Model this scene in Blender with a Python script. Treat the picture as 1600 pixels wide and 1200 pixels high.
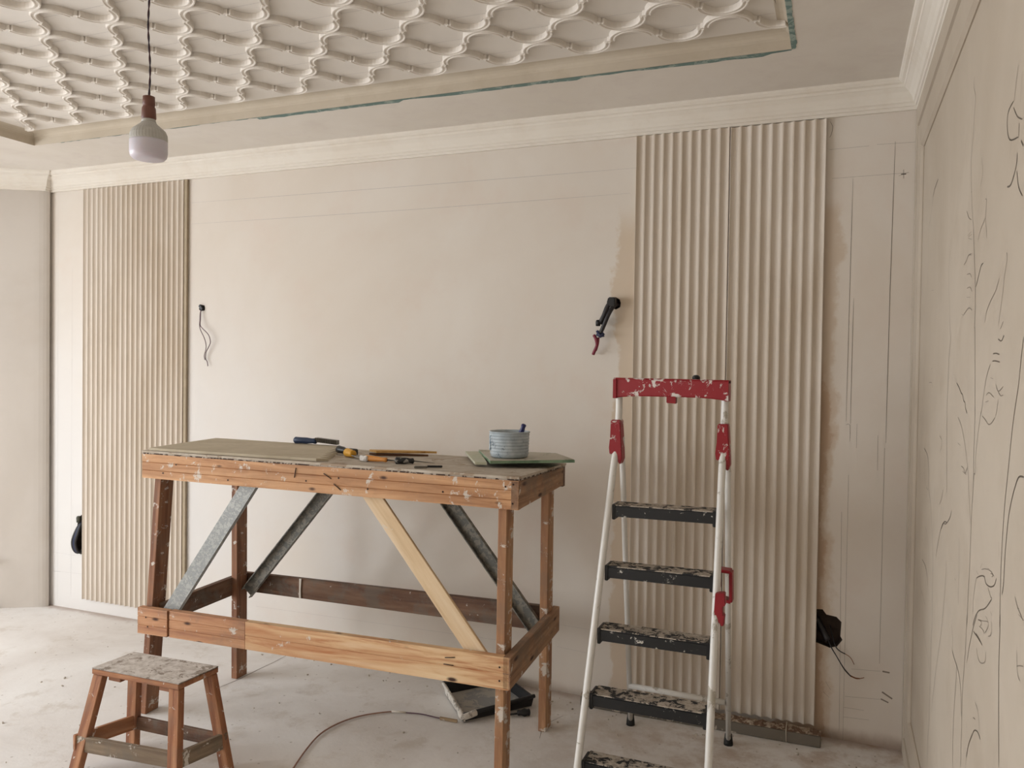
import bpy, bmesh, math, random
from mathutils import Vector, Matrix
random.seed(7)
for o in list(bpy.data.objects): bpy.data.objects.remove(o)
SC = bpy.context.scene
COL = SC.collection
# ---------------------------------------------------------------- camera
YAW, PITCH, ROLL, FPX = -0.38245, -0.01903, 0.01394, 1259.94
fw = Vector((math.sin(YAW)*math.cos(PITCH), math.cos(YAW)*math.cos(PITCH), math.sin(PITCH)))
rt = Vector((math.cos(YAW), -math.sin(YAW), 0)); up = rt.cross(fw)
r2 = math.cos(ROLL)*rt + math.sin(ROLL)*up; u2 = -math.sin(ROLL)*rt + math.cos(ROLL)*up
camd = bpy.data.cameras.new('camera'); cam = bpy.data.objects.new('camera', camd); COL.objects.link(cam)
m = Matrix((r2, u2, -fw)).transposed().to_4x4(); m.translation = Vector((-0.29516, -3.66294, 1.55))
cam.matrix_world = m
camd.sensor_fit = 'HORIZONTAL'; camd.sensor_width = 36; camd.lens = FPX/1600*36; camd.clip_start = 0.05
SC.camera = cam
# ---------------------------------------------------------------- world, light, exposure
W = bpy.data.worlds.new('sky'); SC.world = W; W.use_nodes = True
bg = W.node_tree.nodes['Background']; bg.inputs[0].default_value = (0.80, 0.88, 1.0, 1); bg.inputs[1].default_value = 1.5
def area(name, loc, rot, sx, sy, power, col):
    d = bpy.data.lights.new(name, 'AREA'); d.shape = 'RECTANGLE'; d.size = sx; d.size_y = sy; d.energy = power; d.color = col
    o = bpy.data.objects.new(name, d); COL.objects.link(o); o.location = loc; o.rotation_euler = rot; return o
# daylight arriving through the two window openings of the left bay
area('window_daylight', (-6.66, -2.55, 1.42), (0, math.radians(-55), 0), 2.2, 1.9, 104, (0.915, 0.955, 1.0))
area('window_daylight', (-6.66, -4.55, 1.42), (0, math.radians(-55), 0), 2.2, 1.3, 142, (0.915, 0.955, 1.0))
SC.view_settings.view_transform = 'Standard'; SC.view_settings.look = 'None'
SC.view_settings.gamma = 1.0; SC.view_settings.use_curve_mapping = False
SC.view_settings.exposure = 0.02
# ---------------------------------------------------------------- material helpers
def lin(h):
    h = h.lstrip('#'); c = [int(h[i:i+2], 16)/255 for i in (0, 2, 4)]
    return tuple((v/12.92 if v <= .04045 else ((v+.055)/1.055)**2.4) for v in c)+(1,)
class NT:
    def __init__(s, name, rough=.8):
        s.m = bpy.data.materials.new(name); s.m.use_nodes = True; s.t = s.m.node_tree; s.b = s.t.nodes['Principled BSDF']
        s.b.inputs['Roughness'].default_value = rough
        s.co = s.t.nodes.new('ShaderNodeTexCoord')
    def map(s, scale=(1,1,1), rot=(0,0,0), loc=(0,0,0), coord='Object'):
        n = s.t.nodes.new('ShaderNodeMapping'); n.inputs['Scale'].default_value = scale; n.inputs['Rotation'].default_value = rot; n.inputs['Location'].default_value = loc
        s.t.links.new(s.co.outputs[coord], n.inputs[0]); return n.outputs[0]
    def noise(s, vec, scale, detail=4, rough=.55, dist=0):
        n = s.t.nodes.new('ShaderNodeTexNoise'); s.t.links.new(vec, n.inputs['Vector']); n.inputs['Scale'].default_value = scale
        n.inputs['Detail'].default_value = detail; n.inputs['Roughness'].default_value = rough; n.inputs['Distortion'].default_value = dist
        return n.outputs[0]
    def vor(s, vec, scale):
        n = s.t.nodes.new('ShaderNodeTexVoronoi'); s.t.links.new(vec, n.inputs['Vector']); n.inputs['Scale'].default_value = scale; return n.outputs['Distance']
    def ramp(s, fac, stops):
        n = s.t.nodes.new('ShaderNodeValToRGB'); e = n.color_ramp.elements
        while len(e) > 2: e.remove(e[-1])
        for i, (p, c) in enumerate(stops):
            if i > 1: e.new(p)
            e[i].position = p; e[i].color = lin(c) if isinstance(c, str) else (c, c, c, 1)
        s.t.links.new(fac, n.inputs[0]); return n.outputs[0]
    def mix(s, fac, a, b, mode='MIX'):
        n = s.t.nodes.new('ShaderNodeMix'); n.data_type = 'RGBA'; n.blend_type = mode
        for i, v in ((0, fac), (6, a), (7, b)):
            if isinstance(v, (int, float)): n.inputs[i].default_value = v
            elif isinstance(v, str): n.inputs[i].default_value = lin(v)
            else: s.t.links.new(v, n.inputs[i])
        return n.outputs[2]
    def math(s, op, a, b=0, c=0):
        n = s.t.nodes.new('ShaderNodeMath'); n.operation = op
        for i, v in ((0, a), (1, b), (2, c)):
            if isinstance(v, (int, float)): n.inputs[i].default_value = v
            else: s.t.links.new(v, n.inputs[i])
        return n.outputs[0]
    def sep(s, vec):
        n = s.t.nodes.new('ShaderNodeSeparateXYZ'); s.t.links.new(vec, n.inputs[0]); return n.outputs
    def color(s, c):
        if isinstance(c, str): s.b.inputs['Base Color'].default_value = lin(c)
        else: s.t.links.new(c, s.b.inputs['Base Color'])
        return s
    def bump(s, h, strength=.3, dist=.002):
        n = s.t.nodes.new('ShaderNodeBump'); n.inputs['Strength'].default_value = strength; n.inputs['Distance'].default_value = dist
        s.t.links.new(h, n.inputs['Height']); s.t.links.new(n.outputs[0], s.b.inputs['Normal']); return s
    def smooth(s, v, a, b):   # smoothstep mask
        n = s.t.nodes.new('ShaderNodeMapRange'); n.interpolation_type = 'SMOOTHSTEP'
        s.t.links.new(v, n.inputs[0]); n.inputs[1].default_value = a; n.inputs[2].default_value = b; return n.outputs[0]
def plaster(name, c1, c2, c3, sc=.9, bump=.15):
    n = NT(name, .85); v = n.map(); a = n.noise(v, sc, 5, .6, .4); b = n.noise(v, sc*4, 5, .65)
    col = n.ramp(a, [(.36, c1), (.62, c2)]); col = n.mix(n.math('MULTIPLY', n.smooth(b, .48, .75), .5), col, c3)
    return n, col, v
def m_plaster(name, c1, c2, c3, sc=.9, bump=.15):
    n, col, v = plaster(name, c1, c2, c3, sc)
    n.color(col); n.bump(n.noise(v, 60, 6, .7), bump, .001); return n.m
def m_plain(name, c, rough=.6, metal=0, var=.06):
    n = NT(name, rough); v = n.map(); a = n.noise(v, 25, 4, .6)
    c = lin(c); d = '#%02x%02x%02x'
    col = n.mix(n.smooth(a, .3, .7), '#000000', '#000000')
    mx = n.t.nodes.new('ShaderNodeMix'); mx.data_type = 'RGBA'
    mx.inputs[6].default_value = tuple(x*(1-var) for x in c[:3])+(1,); mx.inputs[7].default_value = tuple(min(1, x*(1+var)) for x in c[:3])+(1,)
    n.t.links.new(n.smooth(a, .3, .7), mx.inputs[0]); n.color(mx.outputs[2]); n.b.inputs['Metallic'].default_value = metal
    return n.m
def m_wood(name, dark, mid, light, paint=.0, seed=0, pc='#d6d0c6', knots=True, dirt=0, knotty=5.5):
    n = NT(name, .72); v = n.map(scale=(1.1, 14, 14), loc=(seed*3.7, seed*1.3, 0)); v2 = n.map(loc=(seed, seed, seed))
    g = n.noise(v, 2.2, 8, .62, .6); g2 = n.noise(n.map(scale=(.6, 5, 5), loc=(seed, 0, seed)), 1.8, 3, .5, .8)
    col = n.ramp(g, [(.33, dark), (.5, mid), (.66, light)]); col = n.mix(n.math('MULTIPLY', n.smooth(g2, .42, .68), .55), col, dark)
    if knots:
        k = n.vor(n.map(scale=(knotty, 18, 18), loc=(seed*.37, seed*.11, seed*.2)), 1); col = n.mix(n.math('SUBTRACT', 1, n.smooth(k, .07, .2)), col, '#3a1c10')
    if dirt: col = n.mix(n.math('MULTIPLY', n.smooth(n.noise(v2, 7, 6, .7), .45, .62), dirt), col, '#6d6459')
    if paint:
        p = n.noise(n.map(scale=(5, 4, 4), loc=(seed*2, 0, seed)), 3.2, 9, .7, .3)
        f = n.smooth(p, .66-paint*.28, .70-paint*.28); col = n.mix(n.math('MULTIPLY', f, .8), col, pc)
    n.color(col); n.bump(g, .35, .0015); return n.m
def m_spatter(name, base, paint_c, amt, rough=.5, scale=22, metal=0, paint2=None):
    n = NT(name, rough); v = n.map(); p = n.noise(v, scale, 9, .72, .5)
    f = n.smooth(p, .62-amt*.3, .645-amt*.3)
    pc = n.ramp(n.noise(v, scale*2.2, 6, .7), [(.35, paint2 or paint_c), (.6, paint_c)])
    n.color(n.mix(f, base, pc)); n.b.inputs['Metallic'].default_value = metal; n.bump(f, .5, .0015); return n.m
# ---------------------------------------------------------------- geometry helpers
def link(name, me, mat=None, parent=None, smooth=False):
    o = bpy.data.objects.new(name, me); COL.objects.link(o)
    if mat is not None: me.materials.append(mat)
    if smooth:
        for p in me.polygons: p.use_smooth = True
    if parent is not None: o.parent = parent
    return o
def world_to(o, parent):   # keep the world placement under a translated parent (or chain of parents)
    off = Vector((0,0,0)); q = parent
    while q is not None: off += q.location; q = q.parent
    o.location = o.location - off
def bm_obj(name, bm, mat, parent=None, smooth=False, mat_loc=None):
    bmesh.ops.recalc_face_normals(bm, faces=bm.faces)
    me = bpy.data.meshes.new(name); bm.to_mesh(me); bm.free()
    o = link(name, me, mat, parent, smooth)
    if mat_loc is not None: o.matrix_local = mat_loc
    if parent is not None: world_to(o, parent)
    return o
def pd(name, V, F, mat, parent=None, smooth=False, recalc=True):
    bm = bmesh.new(); vs = [bm.verts.new(v) for v in V]
    for f in F: bm.faces.new([vs[i] for i in f])
    if not recalc:
        me = bpy.data.meshes.new(name); bm.to_mesh(me); bm.free(); o = link(name, me, mat, parent, smooth)
        if parent is not None: world_to(o, parent)
        return o
    return bm_obj(name, bm, mat, parent, smooth)
def thing(name, label, cat, loc=(0,0,0), group=None):
    o = bpy.data.objects.new(name, None); o.empty_display_size = .1; COL.objects.link(o); o.location = loc
    return tag(o, label, cat, group)
def tag(o, label, cat, group=None, kind=None):
    o['label'] = label; o['category'] = cat
    if group: o['group'] = group
    if kind: o['kind'] = kind
    return o
def struct(o): o['kind'] = 'structure'; return o
def V3(*a): return Vector(a)
def beam(name, p0, p1, wv, hv, mat, parent=None, grooves=0, bevel=.002, cut0=None, cut1=None, face=1):
    """Board from p0 to p1 (centre line). wv / hv: full width & height VECTORS across it (may be tuples at both ends)."""
    p0 = Vector(p0); p1 = Vector(p1)
    hv0, hv1 = (hv if isinstance(hv, tuple) and not isinstance(hv, Vector) else (hv, hv))
    ax = (p1-p0).normalized(); wy = wv.normalized(); L = (p1-p0).length
    # local frame: x along, y ~ width, z ~ cross
    X = ax; Z = X.cross(wy).normalized(); Y = Z.cross(X).normalized()
    M = Matrix((X, Y, Z)).transposed().to_4x4(); M.translation = p0; Mi = M.inverted()
    prof = [(-.5, -.5), (.5, -.5), (.5, .5), (-.5, .5)]
    if grooves:   # shallow horizontal V grooves on the face side (-w)
        prof = [(.5, -.5), (.5, .5), (-.5, .5)]
        gd = .12
        for k in range(grooves, 0, -1):
            h = -.5 + k/(grooves+1.0)
            prof += [(-.5, h+.02), (-.5+gd, h), (-.5, h-.02)]
        prof += [(-.5, -.5)]
    bm = bmesh.new(); rings = []
    n = 1 if L < .3 else 4
    for i in range(n+1):
        t = i/n; c = p0.lerp(p1, t); hv_ = hv0.lerp(hv1, t)
        rings.append([bm.verts.new(Mi @ (c + wv*a + hv_*b)) for a, b in prof])
    k = len(prof)
    for i in range(n):
        for j in range(k): bm.faces.new((rings[i][j], rings[i][(j+1) % k], rings[i+1][(j+1) % k], rings[i+1][j]))
    bm.faces.new(rings[0]); bm.faces.new(rings[-1][::-1])
    bmesh.ops.recalc_face_normals(bm, faces=bm.faces)
    if bevel and not grooves:
        ed = [e for e in bm.edges if len(e.link_faces) == 2 and e.calc_face_angle() > 1.0]
        bmesh.ops.bevel(bm, geom=ed, offset=bevel, segments=1, affect='EDGES')
    me = bpy.data.meshes.new(name); bm.to_mesh(me); bm.free(); o = link(name, me, mat, parent)
    o.matrix_local = M
    if parent is not None: world_to(o, parent)
    return o
def tube(name, pts, r, mat, parent=None, seg=10, closed=False, smooth_pts=0, r_end=None):
    P = [Vector(p) for p in pts]
    if smooth_pts:
        Q = []
        for i in range(len(P)-1):
            a = P[max(i-1, 0)]; b = P[i]; c = P[i+1]; d = P[min(i+2, len(P)-1)]
            for k in range(smooth_pts):
                t = k/smooth_pts
                Q.append(.5*((2*b)+(-a+c)*t+(2*a-5*b+4*c-d)*t*t+(-a+3*b-3*c+d)*t**3))
        Q.append(P[-1]); P = Q
    bm = bmesh.new(); prev = None; rings = []
    N = None
    for i, p in enumerate(P):
        T = (P[min(i+1, len(P)-1)]-P[max(i-1, 0)]).normalized()
        if N is None:
            N = T.orthogonal().normalized()
        N = (N - T*N.dot(T)).normalized(); B = T.cross(N)
        rr = r if r_end is None else r+(r_end-r)*i/(len(P)-1)
        rings.append([bm.verts.new(p+(N*math.cos(a)+B*math.sin(a))*rr) for a in [2*math.pi*j/seg for j in range(seg)]])
    for i in range(len(rings)-1):
        for j in range(seg): bm.faces.new((rings[i][j], rings[i][(j+1) % seg], rings[i+1][(j+1) % seg], rings[i+1][j]))
    bm.faces.new(rings[0]); bm.faces.new(rings[-1][::-1])
    o = bm_obj(name, bm, mat, parent, True)
    return o
def lathe(name, prof, centre, mat, parent=None, seg=32, axis=None, close=True):
    """prof: (radius, z) list; axis optional tilt matrix"""
    bm = bmesh.new(); rings = []
    A = axis or Matrix.Identity(3); c = Vector(centre)
    for r, z in prof:
        rings.append([bm.verts.new(c + A @ Vector((r*math.cos(2*math.pi*j/seg), r*math.sin(2*math.pi*j/seg), z))) for j in range(seg)])
    for i in range(len(rings)-1):
        for j in range(seg): bm.faces.new((rings[i][j], rings[i][(j+1) % seg], rings[i+1][(j+1) % seg], rings[i+1][j]))
    if close: bm.faces.new(rings[0][::-1]); bm.faces.new(rings[-1])
    return bm_obj(name, bm, mat, parent, True)
def prism(name, poly, d0, d1, mat, parent=None, bevel=0):
    """poly: list of 3-D points, extruded by offset vectors d0..d1"""
    bm = bmesh.new(); a = [bm.verts.new(Vector(p)+d0) for p in poly]; b = [bm.verts.new(Vector(p)+d1) for p in poly]; n = len(poly)
    bm.faces.new(a); bm.faces.new(b[::-1])
    for i in range(n): bm.faces.new((a[i], a[(i+1) % n], b[(i+1) % n], b[i]))
    bmesh.ops.recalc_face_normals(bm, faces=bm.faces)
    if bevel:
        ed = [e for e in bm.edges if e.calc_face_angle(0) > .9]
        bmesh.ops.bevel(bm, geom=ed, offset=bevel, segments=2, affect='EDGES')
    return bm_obj(name, bm, mat, parent)
def sweep(name, prof, a, b, na, nb, mat, parent=None):
    """prof (off,z) extruded from xy point a to b; na/nb = offset vectors per unit at each end (mitre)."""
    V = []; F = []; k = len(prof)
    for P, N in ((a, na), (b, nb)):
        for o, z in prof: V.append((P[0]+N[0]*o, P[1]+N[1]*o, z))
    for i in range(k-1): F.append((i, i+1, k+i+1, k+i))
    return pd(name, V, F, mat, parent)
def ribbon(bm, pts, w, nrm, off=.0006):
    """flat stroke lying on a wall; pts 3-D, w width in m"""
    n = len(pts); vs = []
    for i, p in enumerate(pts):
        T = (pts[min(i+1, n-1)]-pts[max(i-1, 0)]).normalized(); S = T.cross(nrm).normalized()
        k = .45 if i in (0, n-1) else 1
        vs.append((bm.verts.new(p+S*w*.5*k+nrm*off), bm.verts.new(p-S*w*.5*k+nrm*off)))
    for i in range(n-1): bm.faces.new((vs[i][0], vs[i+1][0], vs[i+1][1], vs[i][1]))
def catmull(P, k=4):
    if len(P) < 3: return P
    Q = []
    for i in range(len(P)-1):
        a = P[max(i-1, 0)]; b = P[i]; c = P[i+1]; d = P[min(i+2, len(P)-1)]
        for j in range(k):
            t = j/k; Q.append(.5*((2*b)+(-a+c)*t+(2*a-5*b+4*c-d)*t*t+(-a+3*b-3*c+d)*t**3))
    Q.append(P[-1]); return Q
SKETCH = [(3.2,[[-0.692,2.188],[-0.602,2.178],[-0.548,2.159]]),
(1.8,[[-0.548,2.159],[-0.488,2.099],[-0.437,2.063],[-0.442,1.926],[-0.446,1.871]]),
(1.8,[[-1.429,2.271],[-1.423,2.248],[-1.457,2.212],[-1.443,2.18],[-1.431,2.131],[-1.412,2.09],[-1.412,2.04],[-1.428,1.994],[-1.423,1.995],[-1.445,1.944],[-1.472,1.9]]),
(2.8,[[-1.472,1.9],[-1.494,1.83],[-1.517,1.768],[-1.527,1.707],[-1.524,1.663],[-1.532,1.648],[-1.551,1.53],[-1.562,1.457],[-1.56,1.398],[-1.56,1.354],[-1.563,1.296],[-1.549,1.235],[-1.545,1.175],[-1.538,1.099],[-1.528,1.037],[-1.521,0.96]]),
(2.8,[[-1.516,0.989],[-1.509,0.911],[-1.497,0.861],[-1.477,0.792],[-1.479,0.716],[-1.477,0.669],[-1.477,0.607]]),
(1.5,[[-1.565,2.043],[-1.588,2.003],[-1.557,1.978]]),
(1.5,[[-1.529,2.108],[-1.522,2.092]]),
(3,[[-1.919,2.06],[-1.871,2.055],[-1.862,2.031],[-1.891,1.996],[-1.974,1.979]]),
(6,[[-1.976,2.003],[-1.974,1.981]]),
(2.5,[[-1.92,2.048],[-1.958,2.02],[-2.003,2.002]]),
(2,[[-1.957,2.115],[-1.938,2.086],[-1.925,2.056]]),
(2,[[-1.993,2.089],[-1.983,2.038]]),
(1.6,[[-1.91,1.989],[-1.896,1.959]]),
(3.5,[[-1.966,1.953],[-1.958,1.93],[-1.915,1.907],[-1.878,1.91]]),
(3,[[-1.965,1.921],[-1.985,1.887],[-2.02,1.864]]),
(9,[[-1.997,1.966],[-2.017,1.952]]),
(1.8,[[-1.047,1.908],[-1.029,1.856],[-1.04,1.796],[-1.064,1.742],[-1.08,1.687],[-1.109,1.65]]),
(2.8,[[-1.108,1.653],[-1.078,1.596],[-1.071,1.524],[-1.063,1.45],[-1.077,1.342],[-1.098,1.235],[-1.101,1.217]]),
(2.2,[[-1.632,1.936],[-1.649,1.928],[-1.638,1.894],[-1.655,1.864],[-1.661,1.846]]),
(1.5,[[-1.638,1.894],[-1.573,1.877],[-1.54,1.856]]),
(2.8,[[-1.624,1.797],[-1.594,1.794],[-1.562,1.774],[-1.529,1.754]]),
(2,[[-1.439,1.896],[-1.378,1.895]]),
(2,[[-1.45,1.888],[-1.389,1.891]]),
(2,[[-1.452,1.875],[-1.39,1.888]]),
(2,[[-1.448,1.842],[-1.397,1.843],[-1.367,1.834],[-1.324,1.83]]),
(2,[[-1.407,1.846],[-1.448,1.838]]),
(2,[[-1.316,1.873],[-1.308,1.855]]),
(2,[[-1.383,1.799],[-1.435,1.795],[-1.461,1.783]]),
(2,[[-1.389,1.764],[-1.441,1.762],[-1.473,1.748]]),
(2,[[-1.392,1.742],[-1.455,1.736]]),
(2,[[-1.345,1.702],[-1.428,1.713],[-1.48,1.703]]),
(2,[[-1.311,1.706],[-1.345,1.7]]),
(2,[[-1.356,1.961],[-1.392,1.938],[-1.438,1.925]]),
(2,[[-0.578,1.836],[-0.637,1.832]]),
(1.8,[[-1.888,1.784],[-1.896,1.771],[-1.875,1.742],[-1.865,1.719],[-1.844,1.683],[-1.822,1.647]]),
(2,[[-1.822,1.743],[-1.784,1.721],[-1.728,1.705],[-1.684,1.687],[-1.663,1.664]]),
(2.5,[[-1.843,1.64],[-1.874,1.654]]),
(2.5,[[-1.825,1.622],[-1.859,1.617],[-1.884,1.627]]),
(2.5,[[-1.773,1.594],[-1.808,1.594],[-1.843,1.591]]),
(2.5,[[-1.768,1.579],[-1.803,1.579],[-1.851,1.576]]),
(2.2,[[-1.746,1.574],[-1.704,1.548],[-1.677,1.515],[-1.65,1.475],[-1.636,1.46],[-1.608,1.416],[-1.588,1.371],[-1.586,1.328],[-1.571,1.326],[-1.562,1.301]]),
(2,[[-1.702,1.507],[-1.737,1.514],[-1.792,1.506]]),
(2,[[-1.81,1.533],[-1.839,1.519],[-1.89,1.529]]),
(2,[[-1.839,1.518],[-1.867,1.511],[-1.892,1.513]]),
(2,[[-1.841,1.503],[-1.831,1.483],[-1.819,1.469]]),
(2,[[-1.661,1.462],[-1.702,1.455],[-1.742,1.448],[-1.778,1.454],[-1.812,1.466]]),
(2,[[-1.696,1.493],[-1.735,1.497]]),
(2,[[-1.75,1.545],[-1.78,1.543]]),
(2,[[-1.365,1.321],[-1.409,1.32],[-1.432,1.31],[-1.47,1.33]]),
(2,[[-1.389,1.311],[-1.453,1.309]]),
(2,[[-0.566,1.522],[-0.646,1.523],[-0.669,1.506]]),
(2,[[-0.895,1.527],[-0.908,1.491]]),
(2,[[-0.894,1.365],[-0.962,1.351],[-0.921,1.313]]),
(2,[[-1.298,1.374],[-1.345,1.371]]),
(2,[[-0.496,1.269],[-0.49,1.201],[-0.52,1.164]]),
(2,[[-0.617,1.568],[-0.655,1.57]]),
(2.8,[[-2.06,1.617],[-2.044,1.58],[-2.029,1.536],[-2.002,1.49],[-1.984,1.454],[-1.967,1.407],[-1.95,1.358],[-1.936,1.321],[-1.924,1.271],[-1.916,1.221],[-1.912,1.172],[-1.913,1.123],[-1.913,1.075]]),
(3.4,[[-1.916,1.1],[-1.917,1.064],[-1.916,1.003],[-1.926,0.91],[-1.941,0.82]]),
(2.4,[[-0.447,1.287],[-0.559,1.275],[-0.61,1.236],[-0.624,1.173],[-0.626,1.165],[-0.693,1.131],[-0.746,1.065],[-0.792,0.991],[-0.807,0.953],[-0.806,0.872],[-0.821,0.754],[-0.811,0.731],[-0.804,0.626],[-0.803,0.544],[-0.8,0.44],[-0.777,0.369],[-0.784,0.289]]),
(3,[[-1.247,1.529],[-1.297,1.517],[-1.334,1.504],[-1.357,1.501],[-1.381,1.486],[-1.404,1.482],[-1.416,1.468],[-1.439,1.457]]),
(2,[[-1.287,1.44],[-1.348,1.423],[-1.397,1.395],[-1.445,1.358],[-1.483,1.316],[-1.497,1.287],[-1.498,1.281],[-1.522,1.23],[-1.535,1.203]]),
(1.6,[[-0.809,1.197],[-0.787,1.133],[-0.797,1.033]]),
(2,[[-1.019,1.215],[-0.98,1.182],[-0.936,1.16]]),
(2.4,[[-1.208,1.185],[-1.173,1.157],[-1.095,1.128],[-1.038,1.121],[-0.982,1.091],[-0.927,1.042],[-0.878,0.989]]),
(3,[[-1.122,1.136],[-1.066,1.13],[-1.024,1.113],[-0.997,1.097]]),
(4,[[-0.564,1.163],[-0.607,1.158]]),
(1.6,[[-0.552,1.026],[-0.62,1.008],[-0.67,0.966],[-0.696,0.904]]),
(1.6,[[-0.452,0.977],[-0.489,0.956]]),
(2.8,[[-0.472,0.894],[-0.583,0.895],[-0.65,0.876],[-0.677,0.848]]),
(1.8,[[-0.472,0.894],[-0.441,0.827],[-0.452,0.784],[-0.522,0.779],[-0.605,0.765]]),
(2,[[-0.454,0.775],[-0.448,0.741]]),
(2.2,[[-1.128,1.031],[-1.123,0.987],[-1.105,0.928],[-1.075,0.858],[-1.06,0.824],[-1.054,0.811],[-1.005,0.74],[-0.955,0.67],[-0.917,0.606],[-0.878,0.54],[-0.868,0.504]]),
(1.6,[[-1.362,1.14],[-1.376,1.062],[-1.368,1.018],[-1.379,0.976]]),
(2.8,[[-1.301,1.022],[-1.313,1.021]]),
(3.2,[[-2.089,1.38],[-2.049,1.375],[-2.019,1.353],[-1.989,1.321],[-1.97,1.291],[-1.957,1.253],[-1.947,1.216],[-1.941,1.167],[-1.929,1.14]]),
(1.5,[[-1.885,1.232],[-1.889,1.203]]),
(2.6,[[-1.638,1.103],[-1.687,1.119],[-1.734,1.129],[-1.759,1.12],[-1.81,1.126],[-1.851,1.14],[-1.869,1.157]]),
(2,[[-1.638,1.103],[-1.616,1.074],[-1.603,1.042],[-1.599,1.012]]),
(2,[[-1.782,1.118],[-1.813,1.107],[-1.827,1.108]]),
(2.6,[[-1.827,1.106],[-1.758,1.069],[-1.682,1.043],[-1.634,1.016],[-1.603,0.987]]),
(1.8,[[-1.701,1.136],[-1.747,1.148],[-1.806,1.157],[-1.841,1.155]]),
(1.8,[[-1.707,1.151],[-1.685,1.135]]),
(1.8,[[-1.769,1.154],[-1.791,1.158]]),
(1.8,[[-1.806,1.152],[-1.834,1.156],[-1.821,1.148]]),
(1.8,[[-1.636,1.118],[-1.662,1.116]]),
(1.8,[[-2.043,1.167],[-2.065,1.155],[-2.087,1.15],[-2.112,1.144]]),
(1.8,[[-2.066,1.153],[-2.081,1.156]]),
(1.8,[[-1.669,1.02],[-1.717,1.028],[-1.703,1.015]]),
(1.8,[[-1.761,1.054],[-1.791,1.052]]),
(1.8,[[-1.817,1.078],[-1.832,1.074]]),
(2.4,[[-1.659,1.028],[-1.612,0.986],[-1.589,0.959],[-1.557,0.92],[-1.534,0.88]]),
(3,[[-1.613,0.978],[-1.674,0.982],[-1.708,0.983]]),
(3,[[-1.648,0.983],[-1.691,0.985],[-1.732,0.983]]),
(1.8,[[-1.669,1.02],[-1.732,1.035],[-1.792,1.05],[-1.793,1.04],[-1.758,1.017]]),
(1.8,[[-1.661,0.956],[-1.68,0.943],[-1.714,0.941],[-1.767,0.96],[-1.778,0.985]]),
(1.8,[[-1.826,1.062],[-1.833,1.049],[-1.823,1.032],[-1.796,1.022]]),
(1.8,[[-1.687,1.011],[-1.735,1.017],[-1.751,1.014]]),
(2.6,[[-1.373,0.819],[-1.368,0.778],[-1.353,0.73],[-1.341,0.66],[-1.338,0.609],[-1.345,0.546]]),
(2.8,[[-1.286,0.83],[-1.324,0.822],[-1.373,0.819],[-1.42,0.809],[-1.446,0.787],[-1.461,0.762],[-1.471,0.728]]),
(1.5,[[-1.262,0.89],[-1.293,0.859],[-1.286,0.83]]),
(1.5,[[-1.393,0.9],[-1.421,0.867]]),
(4,[[-1.559,0.668],[-1.582,0.705],[-1.607,0.73],[-1.639,0.758]]),
(2.6,[[-1.554,0.642],[-1.559,0.668]]),
(2.6,[[-1.639,0.758],[-1.663,0.775],[-1.704,0.788],[-1.737,0.786]]),
(1.6,[[-1.662,0.836],[-1.697,0.832],[-1.717,0.813],[-1.729,0.788]]),
(1.5,[[-1.546,0.746],[-1.56,0.725]]),
(1.5,[[-0.568,0.68],[-0.64,0.649],[-0.726,0.629],[-0.764,0.6]]),
(4,[[-1.642,0.795],[-1.668,0.801]]),
(1.8,[[-2.077,1.145],[-2.117,1.146]]),
(1.8,[[-2.069,1.081],[-2.079,1.047],[-2.1,1.039]]),
(2,[[-2.073,1.055],[-2.097,1.064],[-2.124,1.072]])]
MARKS = [(1.5,[[-0.248,2.363],[-0.251,1.907],[-0.254,1.349]]),
(1.5,[[-0.235,1.864],[-0.237,1.613],[-0.237,1.339]]),
(1.5,[[-0.264,0.966],[-0.255,0.04]]),
(1.5,[[-0.24,1.124],[-0.24,0.002]]),
(2,[[-0.091,2.502],[-0.098,1.903],[-0.101,1.265]]),
(2,[[-0.105,1.244],[-0.106,0.346]]),
(1.5,[[-0.342,2.491],[-0.189,2.493]]),
(1.5,[[-0.16,2.496],[-0.018,2.493]]),
(1.5,[[-0.33,2.369],[-0.039,2.371]]),
(1.5,[[-0.236,0.188],[-0.094,0.198]]),
(1.5,[[-0.239,0.1],[-0.14,0.104]]),
(1.5,[[-0.24,0.141],[-0.161,0.141]]),
(1.5,[[-0.213,0.308],[-0.101,0.315]]),
(14,[[-0.094,0.316],[-0.067,0.314]]),
(14,[[-0.094,0.23],[-0.055,0.207]]),
(12,[[-0.098,0.2],[-0.069,0.189]]),
(8,[[-0.067,2.367],[-0.048,2.366]]),
(3,[[-0.058,2.385],[-0.057,2.349]]),
(2,[[-0.076,2.36],[-0.039,2.373]]),
(1.2,[[-3.787,2.487],[-2.314,2.481],[-1.151,2.48]]),
(1.2,[[-3.786,2.364],[-2.313,2.36],[-1.194,2.366]]),
(1.2,[[-4.87,2.543],[-4.865,0.036]]),
(1.2,[[-4.745,2.136],[-4.747,0.083]]),
(1.2,[[-4.923,0.341],[-4.709,0.338]]),
(1.8,[[-4.899,0.22],[-4.837,0.223]]),
(1.2,[[-4.837,0.223],[-4.653,0.227]]),
(1.2,[[-3.306,0.191],[-1.75,0.206]]),
(1.2,[[-3.397,0.334],[-2.795,0.355]]),
(1.2,[[-1.519,0.325],[-1.328,0.32]]),
(1.2,[[-1.517,0.217],[-1.342,0.206]]),
(1.5,[[-0.342,2.609],[-0.331,2.586],[-0.336,2.554],[-0.343,2.542]]),
(1.5,[[-0.254,1.333],[-0.239,1.334],[-0.238,1.264]]),
(1.5,[[-0.212,1.34],[-0.212,1.238]]),
(1.5,[[-0.131,1.295],[-0.13,1.149]]),
(1.5,[[-0.312,0.238],[-0.291,0.206]]),
(1.5,[[-0.322,0.195],[-0.296,0.172]])]
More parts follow.
